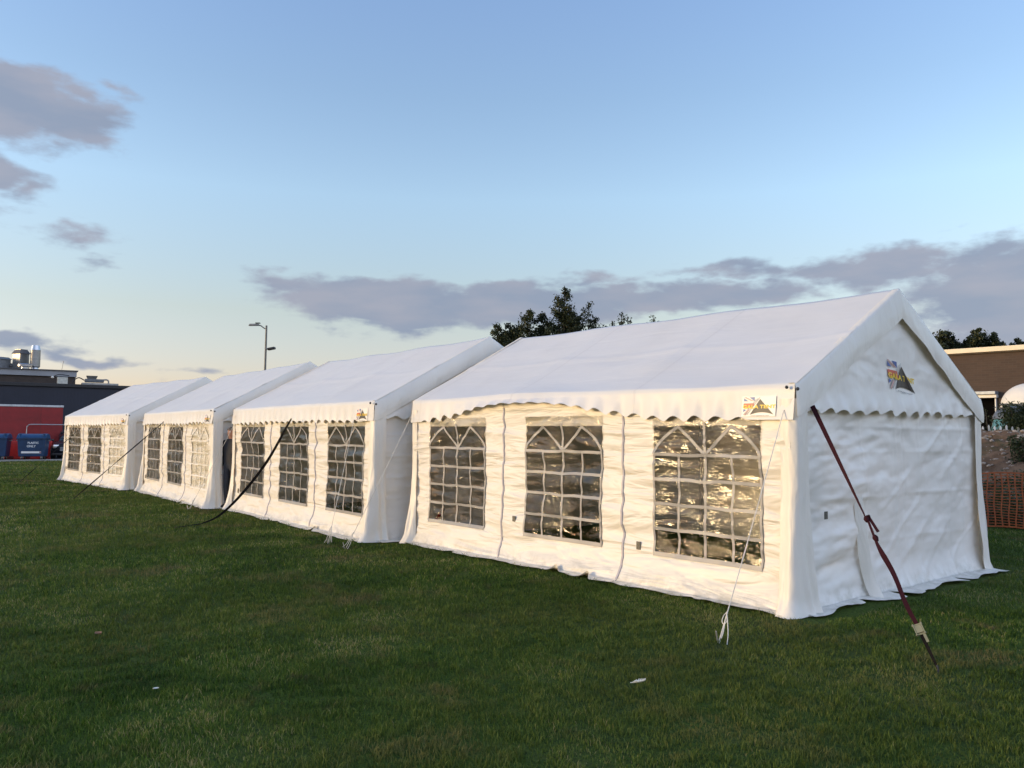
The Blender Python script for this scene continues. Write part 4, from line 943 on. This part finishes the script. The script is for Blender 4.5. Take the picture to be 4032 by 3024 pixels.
MB().tube([Vector((.03, .02, 5.58)), Vector((.03, .02, 5.60))+RIGHTWARD*.14], .03, 8).build('bracket', M_STEEL, T, True)

# ------------------------------------------------------------------ ropes and straps
GR = 'white guy ropes pegged along the row'
def rope(a, b, label, tails, sag=.02):
    T = empty('guy_rope', b); tag(T, label, 'guy rope', GR); b = Vector(b); a = Vector(a)-b
    MB().tube([a*(1-t)-Vector((0, 0, sag*4*t*(1-t))) for t in np.linspace(0, 1, 14)], .0042, 6).build('line', M_ROPE, T, True)
    R = random.Random(len(label)); q = MB(); d = a.normalized()
    k0 = d*.24
    side = Vector((-d.y, d.x, 0)).normalized()
    for j in range(tails):
        w_ = R.uniform(-.055, .055); l_ = R.uniform(.0, .10)
        q.tube(spline([tuple(k0), tuple(k0*.7+side*w_*.5), tuple(k0*.35+side*w_+Vector((0, 0, -.01))), tuple(d*(-l_)*Vector((1, 1, 0)).length*.3+side*w_*1.5+Vector((0, 0, .03)))], 7), .0036, 5)
    q.tube(spline([tuple(k0*1.04), tuple(k0*.92+side*.018), tuple(k0*.72+side*.022), tuple(k0*.62), tuple(k0*.74-side*.018), tuple(k0*.95)], 7), .0036, 5)
    q.tube([k0*.96, k0, k0*1.05], [.006, .009, .006], 8)
    q.build('knot', M_ROPE, T, True)
    MB().tube([(0, 0, -.05), tuple(Vector((-d.x, -d.y, 1.2)).normalized()*.10)], .006, 8).build('peg', M_STEEL, T, True)
rope((-.06, -.07, 1.80), (.146, -1.334, 0), 'white guy rope tied to the nearest corner of the largest marquee', 3)
rope((-6.05, -.08, 1.84), (-6.049, -1.115, 0), 'white guy rope from the far corner of the largest marquee across the gap', 2)
rope((-6.95, -.52, 1.76), (-6.674, -1.05, 0), 'white guy rope in front of the second marquee, its loose ends on the grass', 3)
rope((-12.40, -.15, 1.80), (-12.964, -.85, 0), 'white guy rope at the gap between the second and third marquees', 2)
T = empty('ratchet_strap', (1.564, -.882, 0)); tag(T, 'maroon ratchet strap pegging down the nearest corner of the largest marquee', 'ratchet strap')
A, B = Vector((.06, .20, 1.84))-Vector((1.564, -.882, 0)), Vector((0, 0, .03))
at_ = lambda t: A+(B-A)*t
viewn = (CAM-Vector((.9, -.4, .8))).normalized(); sd_ = (B-A).normalized().cross(viewn)
tt = np.linspace(0, .505, 30)
MB().ribbon([at_(t) for t in tt], [.042-.020*(t/.505) for t in tt], sd_, .004, [1.30*max(0, (t-.10)/.405)**1.3 for t in tt]).build('upper_strap', M_MAROON, T)
q = MB(); kd = at_(.505)
q.tube([at_(.497), at_(.505), at_(.515)], [.012, .022, .014], 8)
lp = [kd, kd-sd_*.018+Vector((0, 0, .02)), kd-sd_*.034+Vector((0, 0, -.01)), kd+(B-A)*.055-sd_*.045]
q.ribbon(spline(lp, 6), .022, viewn.cross((B-A).normalized()), .008); q.tube([at_(.568), at_(.577), at_(.588)], [.014, .023, .014], 8); q.build('knot', M_MAROON, T)
tt = np.linspace(.505, .875, 30); wd = np.interp(tt, [  .505, .565, .58, .64, .72, .875], [.016, .018, .016, .040, .032, .028])
MB().ribbon([at_(t)+sd_*(.008*math.sin((t-.55)*30)) for t in tt], list(wd), sd_, .008, [.15*math.sin(t*14) for t in tt]).build('lower_strap', M_MAROON, T)
tt = np.linspace(.89, 1.0, 12); MB().ribbon([at_(t) for t in tt], [.028-.010*i/11 for i in range(12)], sd_, .005, [1.0*i/11 for i in range(12)]).build('tail_strap', M_BLACK, T)
bk = MB(); dn = (B-A).normalized(); cb = at_(.883)+viewn*.012
def obox(c, ex, ey, ez, mb):
    ax, ay, az = sd_.normalized(), dn, sd_.normalized().cross(dn)
    mb.add([c+ax*(i*ex/2)+ay*(j*ey/2)+az*(k*ez/2) for i in (-1, 1) for j in (-1, 1) for k in (-1, 1)], [(0, 1, 3, 2), (4, 6, 7, 5), (0, 4, 5, 1), (2, 3, 7, 6), (0, 2, 6, 4), (1, 5, 7, 3)])
obox(cb, .044, .055, .016, bk)
for s_ in (-.027, .027): obox(cb+sd_.normalized()*s_, .007, .085, .024, bk)
bk.tube([cb-sd_.normalized()*.036-dn*.036, cb+sd_.normalized()*.036-dn*.036], .006, 8); bk.tube([cb-sd_.normalized()*.036+dn*.036, cb+sd_.normalized()*.036+dn*.036], .006, 8)
obox(cb+dn*.07-sd_.normalized()*.018, .018, .07, .005, bk); bk.build('ratchet_buckle', M_BRASS, T)
MB().tube([(0, 0, -.06), (0, 0, .035), (-.012, .01, .05)], .007, 8).build('peg', M_DARK, T, True)

T = empty('black_strap', (-9.68, -2.176, 0)); tag(T, 'wide black webbing strap curving from the second marquee down to the grass', 'strap')
o_ = Vector((-9.68, -2.176, 0))
pp = [Vector(p_)-o_ for p_ in ((-9.05, -.53, 1.80), (-9.12, -.60, 1.62), (-9.32, -.82, 1.08), (-9.62, -1.10, .55), (-9.86, -1.38, .18), (-9.98, -1.62, .045), (-9.90, -1.85, .03), (-9.68, -2.18, .03))]
pl = spline(pp, 10); n_ = len(pl)
MB().ribbon(pl, [.026+.020*math.sin(PI*min(1, i/n_*1.5)) for i in range(n_)], tuple(RIGHTWARD), .005, [.9*(1-i/n_)**2-.35+.6*max(0, i/n_-.6) for i in range(n_)]).build('webbing', M_BLACK, T)
MB().tube([(0, 0, -.05), (0, 0, .04)], .007, 8).build('peg', M_DARK, T, True)
for a, b, lab in (((-15.76, -.52, 1.79), (-17.047, -2.075, 0), 'thin dark tensioning strap running from the third marquee to the lawn'), ((-23.84, -.33, 1.78), (-23.29, -2.205, 0), 'thin dark tensioning strap running from the farthest marquee to the lawn')):
    T = empty('tension_strap', b); tag(T, lab, 'strap', 'thin dark straps at the far marquees'); a = Vector(a)-Vector(b)
    MB().ribbon([a*(1-t) for t in np.linspace(0, 1, 16)], .026, tuple(RIGHTWARD), .005, [.5+.5*math.sin(i*.9) for i in range(16)]).build('webbing', M_BLACK, T)
    MB().tube([(0, 0, -.05), (0, 0, .04)], .007, 8).build('peg', M_DARK, T, True)

# ------------------------------------------------------------------ red things glimpsed inside the largest marquee
M_RIN = plain('red_plastic', (.42, .02, .015), .45)
T = empty('red_tool', (-5.845, .16, 0)); tag(T, 'small red stick-like thing seen through the far window of the largest marquee', 'red object')
MB().tube([(-0.326, 0, 0), (0.217, 0, 0.454)], .022, 10).build('shaft', M_RIN, T, True); MB().tube([(0.217, 0, 0.454), (0.271, 0, 0.504)], [.030, .026], 10).build('grip', M_DARK, T, True)

# ------------------------------------------------------------------ feather and leaves on the lawn
T = MB(); R = random.Random(4); sp_ = spline([(-.038, 0, .030), (-.012, .004, .030), (.018, .004, .034), (.040, -.004, .042)], 8)
T.tube(sp_, [.0022*(1-i/len(sp_))+.0006 for i in range(len(sp_))], 5)
for i, p in enumerate(sp_[4:]):
    for s_ in (-1, 1):
        l_ = .017*math.sin(PI*(i+1.5)/(len(sp_)-2))+.004
        T.ribbon([p, p+Vector((.010, s_*l_*.6, .006)), p+Vector((.016, s_*l_, .014+R.uniform(-.004, .006)))], [.0035, .004, .0015], (1, 0, 0), .0006)
fo = T.build('feather', plain('white_feather', (.74, .75, .70), .7, vary=.08), None, True); fo.location = (.54, -2.714, .012); fo.rotation_euler = (0, 0, math.radians(42)); tag(fo, 'small white feather lying on the lawn near the camera', 'feather')
def dead_leaf(loc, rz, size, mat, label):
    q = MB(); n = 7; vs = []
    for i in range(n):
        t = i/(n-1); w = math.sin(PI*min(1, t*1.02))**.8*.36
        for k, s_ in enumerate((-1, 0, 1)): vs.append(((t-.5)*size, s_*w*size, .03+(.22*abs(s_)+.25*(t-.5)**2)*size*.8))
    q.add(vs, [(i*3+k, i*3+k+1, i*3+k+4, i*3+k+3) for i in range(n-1) for k in (0, 1)]); o = q.build('fallen_leaf', mat, None, True); o.location = loc; o.rotation_euler = (.1, 0, rz); tag(o, label, 'leaf')
dead_leaf((-2.87, -4.945, .0), .4, .07, plain('tan_leaf', (.30, .17, .10), .7), 'tan fallen leaf lying on the lawn at the left')
dead_leaf((-1.21, -5.03, .0), 1.3, .035, plain('pale_petal', (.70, .68, .62), .6), 'tiny pale petal on the grass in the left foreground')

# ------------------------------------------------------------------ person in the gap between two marquees
def person(loc, rz):
    T = empty('person', loc, rz); tag(T, 'person in dark clothes peering out of the gap between two marquees', 'person')
    J = dict(pel=(0, 0, .90), spi=(0, .0, 1.10), che=(0, .0, 1.28), nek=(0, .0, 1.42), hd0=(0, -.015, 1.49), hd1=(0, -.02, 1.56), hd2=(0, -.01, 1.63),
             shl=(.17, 0, 1.36), ell=(.21, .03, 1.08), wrl=(.20, -.06, .85), hal=(.195, -.08, .78), shr=(-.17, 0, 1.36), elr=(-.21, .03, 1.08), wrr=(-.20, -.06, .85), har=(-.195, -.08, .78),
             hil=(.09, 0, .86), knl=(.10, -.02, .47), anl=(.10, .02, .09), tol=(.105, -.15, .04), hir=(-.09, 0, .86), knr=(-.10, -.02, .47), anr=(-.10, .02, .09), tor=(-.105, -.15, .04))
    Rr = dict(pel=(.155, .11), spi=(.14, .10), che=(.165, .11), nek=(.055, .055), hd0=(.062, .07), hd1=(.076, .092), hd2=(.062, .075), shl=(.062,)*2, ell=(.045,)*2, wrl=(.03,)*2, hal=(.038, .02), shr=(.062,)*2, elr=(.045,)*2, wrr=(.03,)*2, har=(.038, .02),
              hil=(.085,)*2, knl=(.06,)*2, anl=(.042,)*2, tol=(.035,)*2, hir=(.085,)*2, knr=(.06,)*2, anr=(.042,)*2, tor=(.035,)*2)
    E_ = [('pel', 'spi'), ('spi', 'che'), ('che', 'nek'), ('nek', 'hd0'), ('hd0', 'hd1'), ('hd1', 'hd2')]
    for s in 'lr': E_ += [('che', 'sh'+s), ('sh'+s, 'el'+s), ('el'+s, 'wr'+s), ('wr'+s, 'ha'+s), ('pel', 'hi'+s), ('hi'+s, 'kn'+s), ('kn'+s, 'an'+s), ('an'+s, 'to'+s)]
    names = list(J)
    for s, sx in (('l', 1), ('r', -1)):                     # five fingers, each its own short chain
        for k, (dx, ln) in enumerate(((-.028, .055), (-.010, .075), (.008, .08), (.024, .07))):
            a, b = f'f{k}a{s}', f'f{k}b{s}'; h = J['ha'+s]
            J[a] = (h[0]+dx*.6, h[1]-.012+dx*.5, h[2]-.035); J[b] = (h[0]+dx*.7-sx*.012, h[1]-.018+dx*.7, h[2]-.035-ln); Rr[a] = (.0095,)*2; Rr[b] = (.007,)*2
            E_ += [('ha'+s, a), (a, b)]
        h = J['wr'+s]; J['ta'+s] = (h[0], h[1]-.045, h[2]-.045); J['tb'+s] = (h[0]-sx*.01, h[1]-.06, h[2]-.085); Rr['ta'+s] = (.011,)*2; Rr['tb'+s] = (.008,)*2; E_ += [('wr'+s, 'ta'+s), ('ta'+s, 'tb'+s)]
    names = list(J); me = bpy.data.meshes.new('body'); me.from_pydata([J[n] for n in names], [(names.index(a), names.index(b)) for a, b in E_], [])
    o = bpy.data.objects.new('body', me); COL.objects.link(o)
    mo = o.modifiers.new('s', 'SKIN'); o.modifiers.new('d', 'SUBSURF').levels = 2
    for n, sv in zip(names, me.skin_vertices[0].data): sv.radius = Rr[n]; sv.use_root = n == 'pel'
    bpy.context.view_layer.update(); m2 = bpy.data.meshes.new_from_object(o.evaluated_get(bpy.context.evaluated_depsgraph_get()))
    bpy.data.objects.remove(o)
    bm = bmesh.new(); bm.from_mesh(m2)
    for v in bm.verts:                                     # brow, nose, mouth, chin on the front of the head
        x_, y_, z_ = v.co
        if y_ < -.05 and z_ > 1.46:
            v.co.y -= .022*math.exp(-(x_/.016)**2-((z_-1.545)/.020)**2)-.008*math.exp(-((abs(x_)-.03)/.014)**2-((z_-1.575)/.012)**2)-.004*math.exp(-(x_/.03)**2-((z_-1.508)/.006)**2)
    bm.to_mesh(m2); bm.free()
    skin = plain('skin', (.52, .27, .19), .5, vary=.1); cloth = plain('dark_jacket', (.020, .022, .028), .8); jean = plain('dark_trousers', (.030, .034, .045), .85); shoe = plain('shoe', (.02, .018, .016), .5)
    b = link('body', m2, T, [skin, cloth, jean, shoe])
    for p_ in m2.polygons:
        c = p_.center; arm = abs(c.x) > .15 and c.z < 1.2
        p_.material_index = 0 if (c.z > 1.43 or (arm and c.z < .86 and c.y < -.02)) else 1 if (c.z > .93 or arm) else 2 if c.z > .11 else 3
    hair = MB(); bm = bmesh.new(); bmesh.ops.create_uvsphere(bm, u_segments=20, v_segments=14, radius=1)
    keep = [f for f in bm.faces if f.calc_center_median().z > .15 or f.calc_center_median().y > .25]
    bmesh.ops.delete(bm, geom=[f for f in bm.faces if f not in keep], context='FACES'); bm.verts.index_update()
    hair.add([(v.co.x*.079, v.co.y*.094-.012, 1.585+v.co.z*.088) for v in bm.verts], [[v.index for v in f.verts] for f in bm.faces]); bm.free(); hair.build('hair', plain('grey_hair', (.16, .13, .11), .8), T, True)
    for sx in (-1, 1):
        MB().lathe([(.002, -.010), (.008, -.006), (.010, 0), (.008, .006), (.002, .010)], (sx*.028, -.086, 1.572), 10).build('eye', M_LWHITE, T, True)
        MB().box((sx*.078, 0, 1.55), (.016, .035, .06), bev=.007).build('ear', skin, T, True)
    return T
person((-12.70, -.115, 0), math.radians(25))
